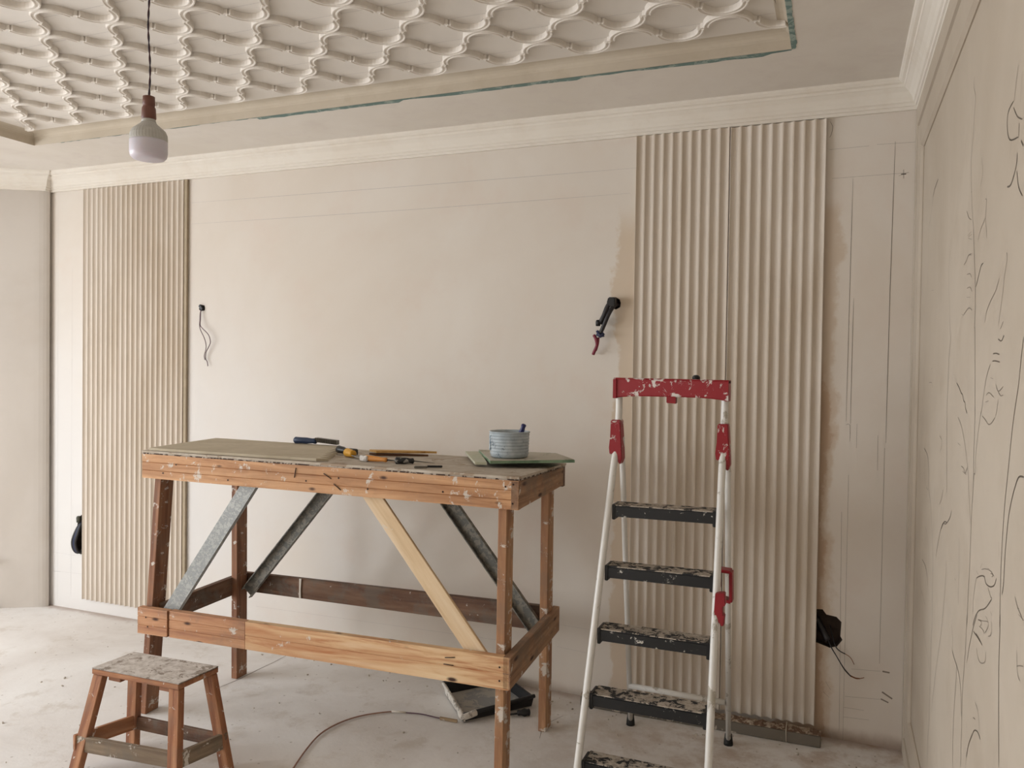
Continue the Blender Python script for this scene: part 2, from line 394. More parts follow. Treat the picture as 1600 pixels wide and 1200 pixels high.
# ---------------------------------------------------------------- materials
n, col, v = plaster('back_wall_plaster', '#d8cdc0', '#dfd7cd', '#d9c9bc', .8)
X = n.sep(n.co.outputs['Object']); e = n.noise(n.map(scale=(1, 1, .8)), 5, 6, .65); e = n.math('MULTIPLY', n.math('SUBTRACT', e, .5), .22)
xx = n.math('ADD', X[0], e)
def band(a, b, soft, zlo, zhi, zs=.06):
    k = n.math('MULTIPLY', n.smooth(xx, a, a+soft), n.math('SUBTRACT', 1, n.smooth(xx, b-soft, b)))
    zz = n.math('ADD', X[2], n.math('MULTIPLY', e, .6))
    return n.math('MULTIPLY', k, n.math('MULTIPLY', n.smooth(zz, zlo, zlo+zs), n.math('SUBTRACT', 1, n.smooth(zz, zhi-zs, zhi))))
col = n.mix(n.math('MULTIPLY', band(-1.262, -1.1, .02, -.2, 2.34, .2), .6), col, '#c9b193')
col = n.mix(n.math('MULTIPLY', band(-.5, -.285, .03, -.2, 2.30, .1), .5), col, '#bfa588')
col = n.mix(n.math('MULTIPLY', band(-.5, -.318, .02, -.2, 1.62, .1), .5), col, '#a98463')
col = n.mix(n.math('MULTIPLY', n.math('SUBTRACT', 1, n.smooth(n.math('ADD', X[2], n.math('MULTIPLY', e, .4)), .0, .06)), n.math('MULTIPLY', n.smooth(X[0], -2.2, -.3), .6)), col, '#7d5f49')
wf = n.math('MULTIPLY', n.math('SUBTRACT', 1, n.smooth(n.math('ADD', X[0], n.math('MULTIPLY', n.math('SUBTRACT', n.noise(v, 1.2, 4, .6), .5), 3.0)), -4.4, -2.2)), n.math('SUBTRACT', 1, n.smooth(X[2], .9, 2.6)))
col = n.mix(n.math('MULTIPLY', wf, .75), col, '#dad8d6')   # whiter tone mixed in towards the lower left of the wall
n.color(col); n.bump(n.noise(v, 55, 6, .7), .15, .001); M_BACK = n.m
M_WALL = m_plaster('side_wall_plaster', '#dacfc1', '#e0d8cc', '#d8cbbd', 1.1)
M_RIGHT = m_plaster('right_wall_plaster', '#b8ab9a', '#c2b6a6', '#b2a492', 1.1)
M_LEFT = m_plaster('left_wall_plaster', '#c2b9af', '#cdc5bc', '#c3b8ac', .8)
M_CEIL = m_plaster('ceiling_plaster', '#ddd5ca', '#e4ddd4', '#d6ccc4', 1.6)
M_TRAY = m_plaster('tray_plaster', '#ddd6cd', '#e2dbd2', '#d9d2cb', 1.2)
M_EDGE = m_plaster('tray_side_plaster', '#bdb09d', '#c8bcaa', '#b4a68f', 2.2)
M_GYP = m_plaster('gypsum_moulding', '#e2dad0', '#e9e2d9', '#dacfc2', 3, .05)
M_CORN = m_plaster('cornice_gypsum', '#e0d7ca', '#e6dfd4', '#d9cdbd', 1.4, .05)
n = NT('fluted_gypsum', .8); v = n.map(scale=(1, 1, .35)); a = n.noise(v, 1.6, 5, .6, .5)
c_ = n.ramp(a, [(.38, '#c9bbaa'), (.62, '#d8cdc0')]); c_ = n.mix(n.math('MULTIPLY', n.smooth(n.noise(n.map(scale=(3, 3, .25)), 6, 5, .6), .45, .7), .35), c_, '#bcab94')
n.color(c_); M_FLUTE = n.m
n = NT('dusty_concrete_floor', .9); v = n.map()
c_ = n.ramp(n.noise(v, 1.3, 7, .62, .5), [(.32, '#d2cbc4'), (.5, '#dfdad5'), (.68, '#e8e5e1')])
c_ = n.mix(n.math('MULTIPLY', n.smooth(n.noise(n.map(loc=(4, 1, 0)), 6, 8, .7, .3), .52, .68), .4), c_, '#b9ac9c')
X = n.sep(n.co.outputs['Object'])
dm = n.math('MULTIPLY', n.smooth(X[0], -1.9, -.5), n.smooth(n.noise(n.map(loc=(9, 3, 0)), 5, 7, .7), .42, .64))
c_ = n.mix(n.math('MULTIPLY', dm, .6), c_, '#a68a70')
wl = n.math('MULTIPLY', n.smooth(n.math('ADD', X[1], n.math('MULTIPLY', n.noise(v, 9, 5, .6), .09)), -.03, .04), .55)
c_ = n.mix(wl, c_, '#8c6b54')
sp = n.vor(n.map(loc=(.3, .2, 0)), 16); c_ = n.mix(n.math('MULTIPLY', n.math('SUBTRACT', 1, n.smooth(sp, .05, .11)), .45), c_, '#8a7a6b')
n.color(c_); n.bump(n.noise(v, 30, 8, .75), .5, .003); M_FLOOR = n.m
M_PENCIL = m_plain('pencil_graphite', '#5f554a', .7); M_FAINT = m_plain('faint_pencil_graphite', '#857a6d', .8); M_BLUEP = m_plain('blue_chalk_line', '#a29c9c', .8)
M_TEAL = m_spatter('bare_teal_plasterboard', '#6f8680', '#9aa8a0', .35, .9, 14)
M_HOLE = m_plaster('broken_masonry', '#2a201a', '#41332a', '#1c1512', 9, .8)
M_DARK = m_plain('black_plastic', '#101114', .45); M_DARKC = m_plain('black_cable_sheath', '#211e20', .5)
M_BLUEW = m_plain('navy_wire_insulation', '#28304f', .5); M_REDW = m_plain('crimson_wire_insulation', '#7a2036', .5); M_BROWNW = m_plain('mauve_wire_insulation', '#6a545a', .6)
M_COPPER = m_plain('copper_wire', '#8e5a3c', .45, .6)
M_LOWWOOD = m_wood('reddish_pine_rail', '#9a664a', '#bc8962', '#cd9f7c', .2, 1, dirt=.25, knotty=7)
M_TOPWOOD = m_wood('orange_pine_rail', '#a5744e', '#cb9b70', '#d9ae86', .3, 2, dirt=.12, knotty=8)
M_YELWOOD = m_wood('yellow_pine_rail', '#b37448', '#dab58a', '#e5c9a2', .08, 3, knotty=7)
M_LEGWOOD = m_wood('brown_pine_leg', '#6c442e', '#916244', '#a87c5c', .3, 4, dirt=.3, knots=False)
M_LEGWOOD2 = m_wood('tan_pine_leg', '#8e6248', '#b1855e', '#c49c78', .34, 5, dirt=.3)
M_DIRTWOOD = m_wood('dirty_grey_brown_board', '#4c3426', '#6f4f3b', '#83654e', .12, 6, dirt=.6, knots=False)
M_SIDEWOOD = m_wood('dusty_side_board', '#795941', '#9d775a', '#b18d6d', .15, 7, dirt=.5)
M_PLY = m_wood('pale_plywood_strip', '#ccae88', '#dabf9a', '#e4ceb0', .12, 8, knots=False)
M_STOOLW = m_wood('stool_leg_wood', '#7c4a30', '#a4704c', '#b88762', .2, 9, dirt=.2, knots=False)
M_STOOLR = m_wood('stool_grey_rail', '#675543', '#877560', '#9d8b75', .25, 10, dirt=.6, knots=False)
M_STOOLT = m_spatter('dusty_stool_top', '#94877a', '#d8d0c8', .62, .9, 16, paint2='#b5aa9f')
M_TOP = m_spatter('dusty_tabletop', '#a28f7b', '#c2b8aa', .7, .9, 6, paint2='#ad9e8c')
M_EDGEB = m_spatter('rough_laminate_edge', '#4a3a33', '#b0a496', .45, .9, 30)
M_ZINC = m_spatter('galvanised_steel', '#8f9291', '#a5a6a3', .45, .5, 70, .3)
M_ZINCD = m_spatter('dull_dark_steel', '#6a6a65', '#8b877d', .45, .6, 40, .2)
M_WHITEP = m_spatter('white_enamel_tube', '#d9d6d0', '#b0a99c', .12, .35, 10)
M_RED = m_spatter('red_plastic_paint_spotted', '#8e1320', '#d8cfc9', .22, .42, 26)
M_REDP = m_plain('red_plastic', '#8c1622', .4)
M_STEP = m_spatter('black_step_edge', '#0b0c0f', '#c9c4ba', .04, .45, 26)
M_TREAD = m_spatter('paint_crusted_tread', '#1d1d1e', '#b7ab9c', .50, .8, 26, paint2='#8d8173')
M_RUBBER = m_plain('black_rubber', '#1a1a1a', .7)
# ---------------------------------------------------------------- shell
H = 2.622; HC = 2.735; HT = 2.80
P0 = (-4.935, 0.0); P1 = (-4.924, -.052); dL = (-.87, -.493); P2 = (P1[0]+dL[0]*1.9, P1[1]+dL[1]*1.9)
XW = P2[0]; YB = -5.6
from mathutils.geometry import tessellate_polygon
def blob(cx, cz, rx, rz, n=14, j=.18, seed=1):
    R = random.Random(seed); return [(cx+rx*math.cos(t)*(1+R.uniform(-j, j)), cz+rz*math.sin(t)*(1+R.uniform(-j, j))) for t in [2*math.pi*i/n for i in range(n)]]
HOLES = [[(-.40,.54),(-.33,.545),(-.315,.525),(-.275,.52),(-.255,.50),(-.258,.44),(-.25,.425),(-.27,.395),(-.30,.385),(-.35,.40),(-.40,.40)],
         [(-4.655,.60),(-4.675,.585),(-4.69,.55),(-4.70,.50),(-4.715,.45),(-4.705,.39),(-4.685,.355),(-4.66,.35),(-4.64,.37),(-4.60,.38),(-4.60,.60)],
         blob(-3.706, 1.876, .022, .02, 9, .2, 3), blob(-1.258, 1.862, .03, .028, 9, .15, 4)]
def wall_with_holes():
    loops = [[Vector((P0[0], 0, 0)), Vector((0, 0, 0)), Vector((0, 0, HC+.1)), Vector((P0[0], 0, HC+.1))]] + [[Vector((a, 0, b)) for a, b in h] for h in HOLES]
    tri = tessellate_polygon(loops); V = [p for l in loops for p in l]
    bm = bmesh.new(); vs = [bm.verts.new(p) for p in V]
    for t in tri:
        try: bm.faces.new([vs[i] for i in t])
        except ValueError: pass
    for f in bm.faces:
        f.normal_update()
        if f.normal.y > 0: f.normal_flip()
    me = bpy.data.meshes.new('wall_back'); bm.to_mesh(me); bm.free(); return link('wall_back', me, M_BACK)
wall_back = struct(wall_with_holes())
for h in HOLES:
    d = .05; k = len(h); V = [(a, 0, b) for a, b in h]+[(a, d, b) for a, b in h]
    F = [(i, (i+1) % k, k+(i+1) % k, k+i) for i in range(k)]+[tuple(range(k, 2*k))]
    pd('wall_recess', V, F, M_HOLE, wall_back)
def quad(name, pts, mat, kind=True):
    o = pd(name, pts, [tuple(range(len(pts)))], mat, recalc=False); return struct(o) if kind else o
HI = HC+.1
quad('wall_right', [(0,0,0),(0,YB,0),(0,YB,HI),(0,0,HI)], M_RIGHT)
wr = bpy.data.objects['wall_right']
quad('wall_front', [(0,YB,0),(XW,YB,0),(XW,YB,HI),(0,YB,HI)], M_WALL)
# angled left wall with a rounded return into the corner
lp = [P0]
for t in (0, .25, .5, .75, 1):
    a = Vector((P1[0]+.012, P1[1]+.025)); b = Vector(P1); c = Vector((P1[0]+dL[0]*.06, P1[1]+dL[1]*.06))
    q = a*(1-t)**2 + b*2*t*(1-t) + c*t*t; lp.append((q.x, q.y))
lp.append(P2)
V = [(x, y, z) for z in (0, HI) for x, y in lp]; k = len(lp)
wall_left = struct(pd('wall_left', V, [(i, i+1, k+i+1, k+i) for i in range(k-1)], M_LEFT, smooth=False, recalc=False))
# window wall of the bay with two openings
def wall_rects(name, x, ys, zs, holes, mat):
    bm = bmesh.new(); vs = {}
    def gv(y, z):
        if (y, z) not in vs: vs[(y, z)] = bm.verts.new((x, y, z))
        return vs[(y, z)]
    for i in range(len(ys)-1):
        for j in range(len(zs)-1):
            if (i, j) in holes: continue
            bm.faces.new((gv(ys[i], zs[j]), gv(ys[i+1], zs[j]), gv(ys[i+1], zs[j+1]), gv(ys[i], zs[j+1])))
    me = bpy.data.meshes.new(name); bm.to_mesh(me); bm.free(); return struct(link(name, me, mat))
wall_rects('wall_window', XW, [P2[1], -1.6, -3.5, -3.9, -5.2, YB], [0, .32, 2.52, HI], {(1, 1), (3, 1)}, M_WALL)
M_FRAME = m_plain('white_window_frame', '#e4e2dd', .4)
for i, (ya, yb) in enumerate(((-1.6, -3.5), (-3.9, -5.2))):
    fr_ = [];
    bm = bmesh.new()
    def bx(y0, y1, z0, z1, x0=XW-.07, x1=XW-.01):
        bmesh.ops.create_cube(bm, size=1, matrix=Matrix.Translation(((x0+x1)/2, (y0+y1)/2, (z0+z1)/2)) @ Matrix.Diagonal((x1-x0, abs(y1-y0), z1-z0, 1)))
    bx(ya, ya-.06, .32, 2.52); bx(yb+.06, yb, .32, 2.52); bx(ya, yb, .32, .38); bx(ya, yb, 2.46, 2.52); bx((ya+yb)/2+.03, (ya+yb)/2-.03, .32, 2.52)
    struct(bm_obj('window_%d' % (i+1), bm, M_FRAME))
quad('floor', [(P0[0]+.02,.05,0),(P2[0],P2[1]+.05,0),(XW,YB,0),(.03,YB,0),(.03,.05,0)][::-1], M_FLOOR)
bpy.data.objects['floor'].data.flip_normals()
floor = bpy.data.objects['floor']
# ceiling ring around the tray
TL, TR, TB, TF = -4.398, -.472, -.525, -3.95
loops = [[Vector(p) for p in ((P0[0]-.05, .05, HC), (XW-.05, P2[1]+.1, HC), (XW-.05, YB, HC), (.05, YB, HC), (.05, .05, HC))],
         [Vector(p) for p in ((TL, TB, HC), (TR, TB, HC), (TR, TF, HC), (TL, TF, HC))]]
V = [p for l in loops for p in l]; ceiling = struct(pd('ceiling', V, tessellate_polygon(loops), M_CEIL, recalc=False))
# tray side: short riser, then cove up to the raised field
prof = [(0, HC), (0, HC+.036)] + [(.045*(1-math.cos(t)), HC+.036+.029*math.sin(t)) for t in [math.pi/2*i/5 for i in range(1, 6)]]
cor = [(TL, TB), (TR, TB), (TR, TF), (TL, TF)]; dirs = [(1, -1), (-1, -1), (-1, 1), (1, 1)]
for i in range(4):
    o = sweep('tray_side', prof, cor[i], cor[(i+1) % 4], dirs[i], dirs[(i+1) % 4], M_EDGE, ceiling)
tray = pd('tray_field', [(TL,TB,HT),(TR,TB,HT),(TR,TF,HT),(TL,TF,HT)], [(0,1,2,3)], M_TRAY, ceiling, recalc=False)
# cornice, one trim per wall run, mitred
cp = [(0, H), (.014, H), (.016, H+.012), (.022, H+.014), (.024, H+.024), (.03, H+.028), (.036, H+.045), (.047, H+.064), (.062, H+.078), (.066, H+.080), (.068, H+.090), (.078, H+.094), (.086, H+.102), (.088, HC+.001)]
def mit(pa, p, pb):   # inward mitre at p for a path going pa->p->pb, room on the left-hand... computed by normals
    d1 = (Vector(p)-Vector(pa)).normalized(); d2 = (Vector(pb)-Vector(p)).normalized()
    n1 = Vector((d1.y, -d1.x)); n2 = Vector((d2.y, -d2.x)); mm = (n1+n2).normalized(); return mm/mm.dot(n1)
path = [(XW, YB), P2, P1, P0, (0, 0), (0, YB)]
N = []
for i, p in enumerate(path):
    if i == 0: N.append(Vector((1, 0)))
    elif i == len(path)-1: N.append(Vector((-1, 0)))
    else: N.append(mit(path[i-1], p, path[i+1]))
idx = {0: 5, 1: 3, 2: 4, 3: 1, 4: 2}
for i in range(5):
    o = sweep('trim_%d' % idx[i], cp, path[i], path[i+1], N[i], N[i+1], M_CORN); struct(o)
# stepped band moulding framing the right wall
bp = [(0, 0), (0, .016), (.088, .019), (.094, .006), (.100, .006), (.106, .016), (.188, .013), (.20, .004), (.20, 0)]
def frame_band():
    V = []; F = []; k = len(bp); y0, y1, z0, z1 = -.002, -5.5, .0, H
    rings = [((y0, z0), (-1, 1)), ((y0, z1), (-1, -1)), ((y1, z1), (1, -1)), ((y1, z0), (1, 1))]
    for (y, z), (sy, sz) in rings:
        for o, t in bp: V.append((-t, y+sy*o, z+sz*o))
    for r in range(4):
        for i in range(k-1): a = r*k+i; b = ((r+1) % 4)*k+i; F.append((a, a+1, b+1, b))
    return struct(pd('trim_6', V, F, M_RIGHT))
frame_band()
# exposed plasterboard along the tray edge
def ragged(a, b, inward, seed, wmax):
    R = random.Random(seed); bm = bmesh.new(); n_ = 70; prev = None; w = .010
    for i in range(n_+1):
        t = i/n_; p = Vector(a).lerp(Vector(b), t); w = max(.005 if wmax > .01 else .001, min(wmax, w+R.uniform(-.006, .006)))
        if i in (3, 4, 24, 25, 48, 49, 66): w = wmax*1.1
        q = p + Vector(inward)*w
        cur = (bm.verts.new((p.x, p.y, HC-.0012)), bm.verts.new((q.x, q.y, HC-.0012)))
        if prev: bm.faces.new((prev[0], cur[0], cur[1], prev[1]))
        prev = cur
    me = bpy.data.meshes.new('exposed_board_edge'); bm.to_mesh(me); bm.free(); return link('exposed_board_edge', me, M_TEAL, ceiling)
ragged((TR, TB, 0), (-2.9, TB, 0), (0, 1, 0), 5, .034); ragged((TR, TB, 0), (TR, -1.8, 0), (1, 0, 0), 6, .02); ragged((-2.9, TB, 0), (-4.2, TB, 0), (0, 1, 0), 9, .007)
# ---------------------------------------------------------------- lattice of curved gypsum strips on the tray field
S = .1727; X0, Y0 = -3.958, -.617
prof = [(-.012, 0), (-.012, .017), (-.0095, .022), (-.0055, .022), (-.003, .018), (.003, .018), (.0055, .022), (.0095, .022), (.012, .017), (.012, 0)]
def arc_mesh(x_min=-9, x_max=9):
    """U-shaped strip opening towards +y, its bottom touching the origin"""
    bm = bmesh.new(); rings = []; ax, by = .076, .0775; K = 12
    for i in range(K+1):
        t = -math.pi*.47 + 2*math.pi*.47*i/K
        c = Vector((ax*math.sin(t), by*(1-math.cos(t))+.0105)); T = Vector((ax*math.cos(t), by*math.sin(t))).normalized(); Nn = Vector((-T.y, T.x))
        if c.x < x_min or c.x > x_max: continue
        rings.append([bm.verts.new((c.x+Nn.x*o, c.y+Nn.y*o, -h)) for o, h in prof])
    for a, b in zip(rings, rings[1:]):
        for j in range(len(prof)-1): bm.faces.new((a[j], a[j+1], b[j+1], b[j]))
    bm.faces.new(rings[0]); bm.faces.new(rings[-1][::-1])
    bmesh.ops.recalc_face_normals(bm, faces=bm.faces)
    me = bpy.data.meshes.new('moulding_strip'); bm.to_mesh(me); bm.free(); me.materials.append(M_GYP); return me
ARC = arc_mesh(); ARC_R = arc_mesh(x_max=.02); ARC_L = arc_mesh(x_min=-.02)
def step_mesh():
    bm = bmesh.new(); bmesh.ops.create_cube(bm, size=1, matrix=Matrix.Translation((0, 0, -.0085)) @ Matrix.Rotation(math.radians(-24), 4, 'Z') @ Matrix.Diagonal((.022, .012, .017, 1)))
    me = bpy.data.meshes.new('joint_tab'); bm.to_mesh(me); bm.free(); me.materials.append(M_GYP); return me
def step_mesh2():
    me = TAB.copy(); me.transform(Matrix.Diagonal((-1, 1, 1, 1))); me.flip_normals(); return me
TAB = step_mesh(); TAB2 = step_mesh2(); na = 0; tabs = set()
for j in range(0, 12):
    for i in range(-4, 24):
        if (i+j) % 2: continue
        x = X0+i*S; y = Y0-j*S
        if x < TL+.05 or x > TR+.03: continue
        for sgn in (1, -1):
            if j == 0 and sgn > 0: continue
            me = ARC
            if x > TR-.12: me = ARC_R if sgn > 0 else ARC_L
            if x < TL+.12: me = ARC_L if sgn > 0 else ARC_R
            o = bpy.data.objects.new('moulding_strip', me); COL.objects.link(o); o.parent = tray; o.location = (x, y, HT)
            o.rotation_euler = (0, 0, 0 if sgn > 0 else math.pi); na += 1
        for sx in (1, -1):
            tx, ty = x+sx*S/2, y-S/2
            if TL+.06 < tx < TR-.06 and (round(tx, 3), round(ty, 3)) not in tabs:
                tabs.add((round(tx, 3), round(ty, 3))); o = bpy.data.objects.new('joint_tab', TAB if sx > 0 else TAB2); COL.objects.link(o); o.parent = tray; o.location = (tx, ty, HT)
# chalk guide lines on the field
bm = bmesh.new(); nz = Vector((0, 0, -1))
for j in range(0, 12):
    y = Y0-j*S*1.0-S*.5
    ribbon(bm, [Vector((TL+.08, y, HT)), Vector((TR-.05, y, HT))], .0022, nz)
for k in range(-6, 22, 2):
    a = Vector((X0+k*S, Y0, HT)); b = a+Vector((-1, 0, 0))*0+Vector((12*S, -12*S, 0))
    if k % 6 == 0: ribbon(bm, [Vector((max(TL+.06, a.x), a.y, HT)), Vector((min(TR-.05, b.x), a.y-(min(TR-.05, b.x)-a.x), HT))], .0022, nz)
me = bpy.data.meshes.new('chalk_guide_lines'); bm.to_mesh(me); bm.free(); o = link('chalk_guide_lines', me, M_BLUEP, tray); o['kind'] = 'stuff'
bm = bmesh.new(); ribbon(bm, [Vector((TR-.03, -.62, HT)), Vector((TR-.045, -.9, HT)), Vector((TR-.04, -1.3, HT))], .004, nz)
me = bpy.data.meshes.new('pencil_line'); bm.to_mesh(me); bm.free(); link('pencil_line', me, M_PENCIL, tray)
# ---------------------------------------------------------------- pencil sketches
def strokes(name, data, mat, parent, fn, nrm, k=4):
    bm = bmesh.new()
    for w, pts in data: ribbon(bm, catmull([fn(a, b) for a, b in pts], k), w/1000, nrm)
    me = bpy.data.meshes.new(name); bm.to_mesh(me); bm.free(); o = link(name, me, mat, parent); o['kind'] = 'stuff'; return o
fr_ = lambda a, b: Vector((0, a, b)); fb = lambda a, b: Vector((a, 0, b))
strokes('pencil_leaf_sketch', [s for s in SKETCH if s[0] > 2.3], M_PENCIL, wr, fr_, Vector((-1, 0, 0)))
strokes('faint_pencil_sketch', [s for s in SKETCH if s[0] <= 2.3], M_FAINT, wr, fr_, Vector((-1, 0, 0)))
strokes('pencil_layout_marks', [s for s in MARKS if 1.3 < s[0] < 10], M_PENCIL, wall_back, fb, Vector((0, -1, 0)), 2)
strokes('pencil_smudges', [s for s in MARKS if s[0] >= 10], M_FAINT, wall_back, fb, Vector((0, -1, 0)), 2)
strokes('faint_layout_lines', [s for s in MARKS if s[0] <= 1.3], M_BLUEP, wall_back, fb, Vector((0, -1, 0)), 2)
# ---------------------------------------------------------------- fluted panels
def fluted(name, x0, x1, z0, z1, label, nfl):
    p = (x1-x0)/nfl; pr = [(x0, 0)]
    for i in range(nfl):
        a = x0+i*p; pr.append((a+.0005, .021)) if i == 0 else None
        pr.append((a+.0025, .022))
        for s in range(7):
            t = s/6; pr.append((a+.0029+(p-.0058)*t, .0215-.0125*(1-(2*t-1)**2)))
        pr.append((a+p-.0025, .022))
    pr += [(x1, .021), (x1, 0)]
    V = [(x, -y-.0018, z) for z in (z0, z1) for x, y in pr]; k = len(pr)
    F = [(i, i+1, k+i+1, k+i) for i in range(k-1)]+[tuple(range(k)), tuple(range(k, 2*k))]
    return tag(pd(name, V, F, M_FLUTE), label, 'wall panel', 'fluted gypsum wall panels')
fluted('fluted_panel', -4.628, -3.830, .078, 2.62, 'cream fluted plaster panel on the back wall beside the left corner', 20)
fluted('fluted_panel', -1.165, -.749, .050, 2.62, 'cream fluted plaster panel directly behind the ladder, left of the vertical joint', 10)
fluted('fluted_panel', -.746, -.354, .050, 2.618, 'cream fluted plaster panel nearest the right corner, beside the large socket hole', 9)
# plain edge strip along the inner side of the left panel
tag(prism('edge_strip', [(-3.829, 0, .078), (-3.808, 0, .078), (-3.808, 0, 2.62), (-3.829, 0, 2.62)], V3(0,-.0022,0), V3(0,-.018,0), m_plain('tan_edge_strip', '#a89880', .8)), 'narrow tan edging strip along the left fluted panel', 'edging')
# ---------------------------------------------------------------- workbench
TO = Vector((-1.355, -.941, 0)); TY = .037
TU = Vector((math.cos(TY), math.sin(TY), 0)); TV = Vector((-math.sin(TY), math.cos(TY), 0)); UP = Vector((0, 0, 1))
def T(u, v, z): return TO+TU*u+TV*v+UP*z
def topz(u, v): a = -u/1.735; b = v/.6; return (1.158*(1-a)+1.173*a)*(1-b)+(1.145*(1-a)+1.163*a)*b
wb = thing('workbench', 'tall rough timber workbench with diagonal braces, littered with tools', 'workbench', T(-.87, .3, 0))
def slab(name, uv, zt, th, mat, parent=None, lift=0, bevel=0):
    bm = bmesh.new(); a = [bm.verts.new(T(u, v, zt(u, v)+lift)) for u, v in uv]; b = [bm.verts.new(T(u, v, zt(u, v)+lift-th)) for u, v in uv]; k = len(uv)
    bm.faces.new(a); bm.faces.new(b[::-1])
    for i in range(k): bm.faces.new((a[i], a[(i+1) % k], b[(i+1) % k], b[i]))
    return bm_obj(name, bm, mat, parent)
R = random.Random(3)
fe = [(-1.735+1.735*i/26, -.012+R.uniform(-.003, .003)) for i in range(27)]
slab('tabletop', fe+[(.004, .6), (-1.735, .6)], topz, .009, M_TOP, wb)
slab('tabletop_underlayer', [(u, v+R.uniform(.001, .005)) for u, v in fe]+[(.001, .598), (-1.733, .598)], lambda u, v: topz(u, v)-.009, .006, M_EDGEB, wb)
def hb(name, a, b, za, zb, th, side, mat, gr=0):
    """horizontal rail: a,b=(u,v) outer-face ends; za,zb=(top,bottom) z; th thickness vector"""
    c0 = T(a[0], a[1], sum(za)/2)+th/2; c1 = T(b[0], b[1], sum(zb)/2)+th/2
    return beam(name, c0, c1, th, (UP*(za[0]-za[1]), UP*(zb[0]-zb[1])), mat, wb, gr)
hb('front_rail', (-1.735, -.01), (-.001, -.01), (1.158, 1.054), (1.143, 1.037), TV*.03, 0, M_TOPWOOD, 2)
hb('side_rail', (0, -.01), (0, .57), (1.143, 1.037), (1.130, 1.052), TU*-.03, 0, M_SIDEWOOD)
hb('side_rail', (-1.735, .02), (-1.735, .57), (1.158, 1.054), (1.15, 1.052), TU*.03, 0, M_SIDEWOOD)
hb('back_rail', (-1.735, .60), (0, .60), (1.148, 1.054), (1.130, 1.045), TV*-.03, 0, M_DIRTWOOD)
# lower frame
hb('lower_front_rail', (-1.746, -.020), (-1.587, -.019), (.489, .376), (.489, .376), TV*.03, 0, M_LOWWOOD, 2)
hb('lower_front_rail', (-1.578, -.015), (-1.187, -.015), (.490, .376), (.490, .376), TV*.03, 0, M_LOWWOOD, 2)
hb('lower_front_rail', (-1.185, -.015), (-.027, -.015), (.490, .376), (.496, .376), TV*.03, 0, M_YELWOOD, 1)
hb('lower_side_rail', (-.020, -.015), (-.026, .635), (.497, .378), (.509, .401), TU*-.03, 0, M_SIDEWOOD)
hb('lower_side_rail', (-1.706, .06), (-1.69, .60), (.49, .40), (.505, .415), TU*.028, 0, M_DIRTWOOD)
hb('lower_back_rail', (-1.70, .615), (-.06, .615), (.507, .414), (.515, .405), TV*-.028, 0, M_DIRTWOOD)
prism('paint_drip', [T(-1.335, .584, .51), T(-1.322, .584, .51), T(-1.326, .584, .46), T(-1.324, .584, .415), T(-1.335, .584, .415)], TV*0, TV*-.003, m_plain('dried_filler', '#d8cfc2', .8), wb)
def leg(u0, v0, u1, v1, zt, mat, wu=.034, wv=.078):
    """u0,v0: near-left corner at the top; u1,v1 at the floor"""
    a = T(u0+wu/2, v0+wv/2, zt); b = T(u1+wu/2, v1+wv/2, 0.001)
    return beam('leg', b, a, TU*wu, TV*wv, mat, wb)
leg(-1.695, .022, -1.776, .022, 1.055, M_LEGWOOD); leg(-.088, .018, -.092, .018, 1.04, M_LEGWOOD2)
leg(-1.675, .50, -1.668, .50, 1.055, M_LEGWOOD); leg(-.078, .505, -.076, .505, 1.05, M_LEGWOOD2)
M_STUDIN = M_ZINCD
def stud(name, a, b, w, v, mat, flange=.022, flip=1):
    """light C-channel: web facing the camera, flanges bent back"""
    p0 = T(a[0], v, a[1]); p1 = T(b[0], v, b[1]); ax = (p1-p0).normalized(); s = ax.cross(TV).normalized()*w/2; d = TV*flange*flip; t = .0022
    secs = [(-1, 0), (1, 0), (1, 1), (1-2*t/w*2, 1), (1-2*t/w*2, .12), (-1+2*t/w*2, .12), (-1+2*t/w*2, 1), (-1, 1)]
    bm = bmesh.new(); r = [[bm.verts.new(p+s*i+d*j) for i, j in secs] for p in (p0, p1)]
    for i in range(8): bm.faces.new((r[0][i], r[0][(i+1) % 8], r[1][(i+1) % 8], r[1][i]))
    bm.faces.new(r[0]); bm.faces.new(r[1][::-1]); return bm_obj(name, bm, mat, wb)
stud('steel_brace', (-1.648, .42), (-1.165, 1.10), .066, .021, M_ZINC)
stud('steel_brace', (-1.612, .42), (-1.07, 1.06), .062, .555, M_ZINCD, .025, -1)
stud('steel_brace', (-.10, .42), (-.62, 1.06), .068, .56, M_ZINCD, .025, -1)
beam('plywood_brace', T(-.135, .030, .44), T(-.66, .030, 1.09), TV*.014, (UP*.055+TU*.048), M_PLY, wb)
# nail heads on the rails
M_NAIL = m_plain('rusty_nail_head', '#3c2a22', .6, .5)
bm = bmesh.new()
for u, z in [(-.02, 1.13), (-.022, 1.06), (-.05, 1.12), (-.62, 1.075), (-.9, 1.09), (-1.28, 1.07), (-1.62, 1.08), (-1.55, 1.12), (-.06, .46), (-.06, .41), (-1.70, .45), (-1.69, .41), (-.3, 1.085), (-.75, 1.11)]:
    bmesh.ops.create_circle(bm, cap_ends=True, segments=8, radius=.004, matrix=Matrix.Translation(T(u, -.0112 if z > .6 else -.0212, z)) @ Matrix.Rotation(TY, 4, 'Z') @ Matrix.Rotation(math.pi/2, 4, 'X'))
o = bm_obj('nail_heads', bm, M_NAIL, wb); o['kind'] = 'stuff'
for u, z, a in [(-.80, 1.115, -.5), (-.755, 1.075, -.6), (-.26, .468, .15), (-.265, .44, 0), (-.95, 1.12, 1.4)]:
    c = T(u, -.013 if z > .6 else -.0175, z); d = (TU*math.cos(a)+UP*math.sin(a))*.02
    tube('bent_nail', [c-d, c+d], .0018, M_NAIL, wb, 6)
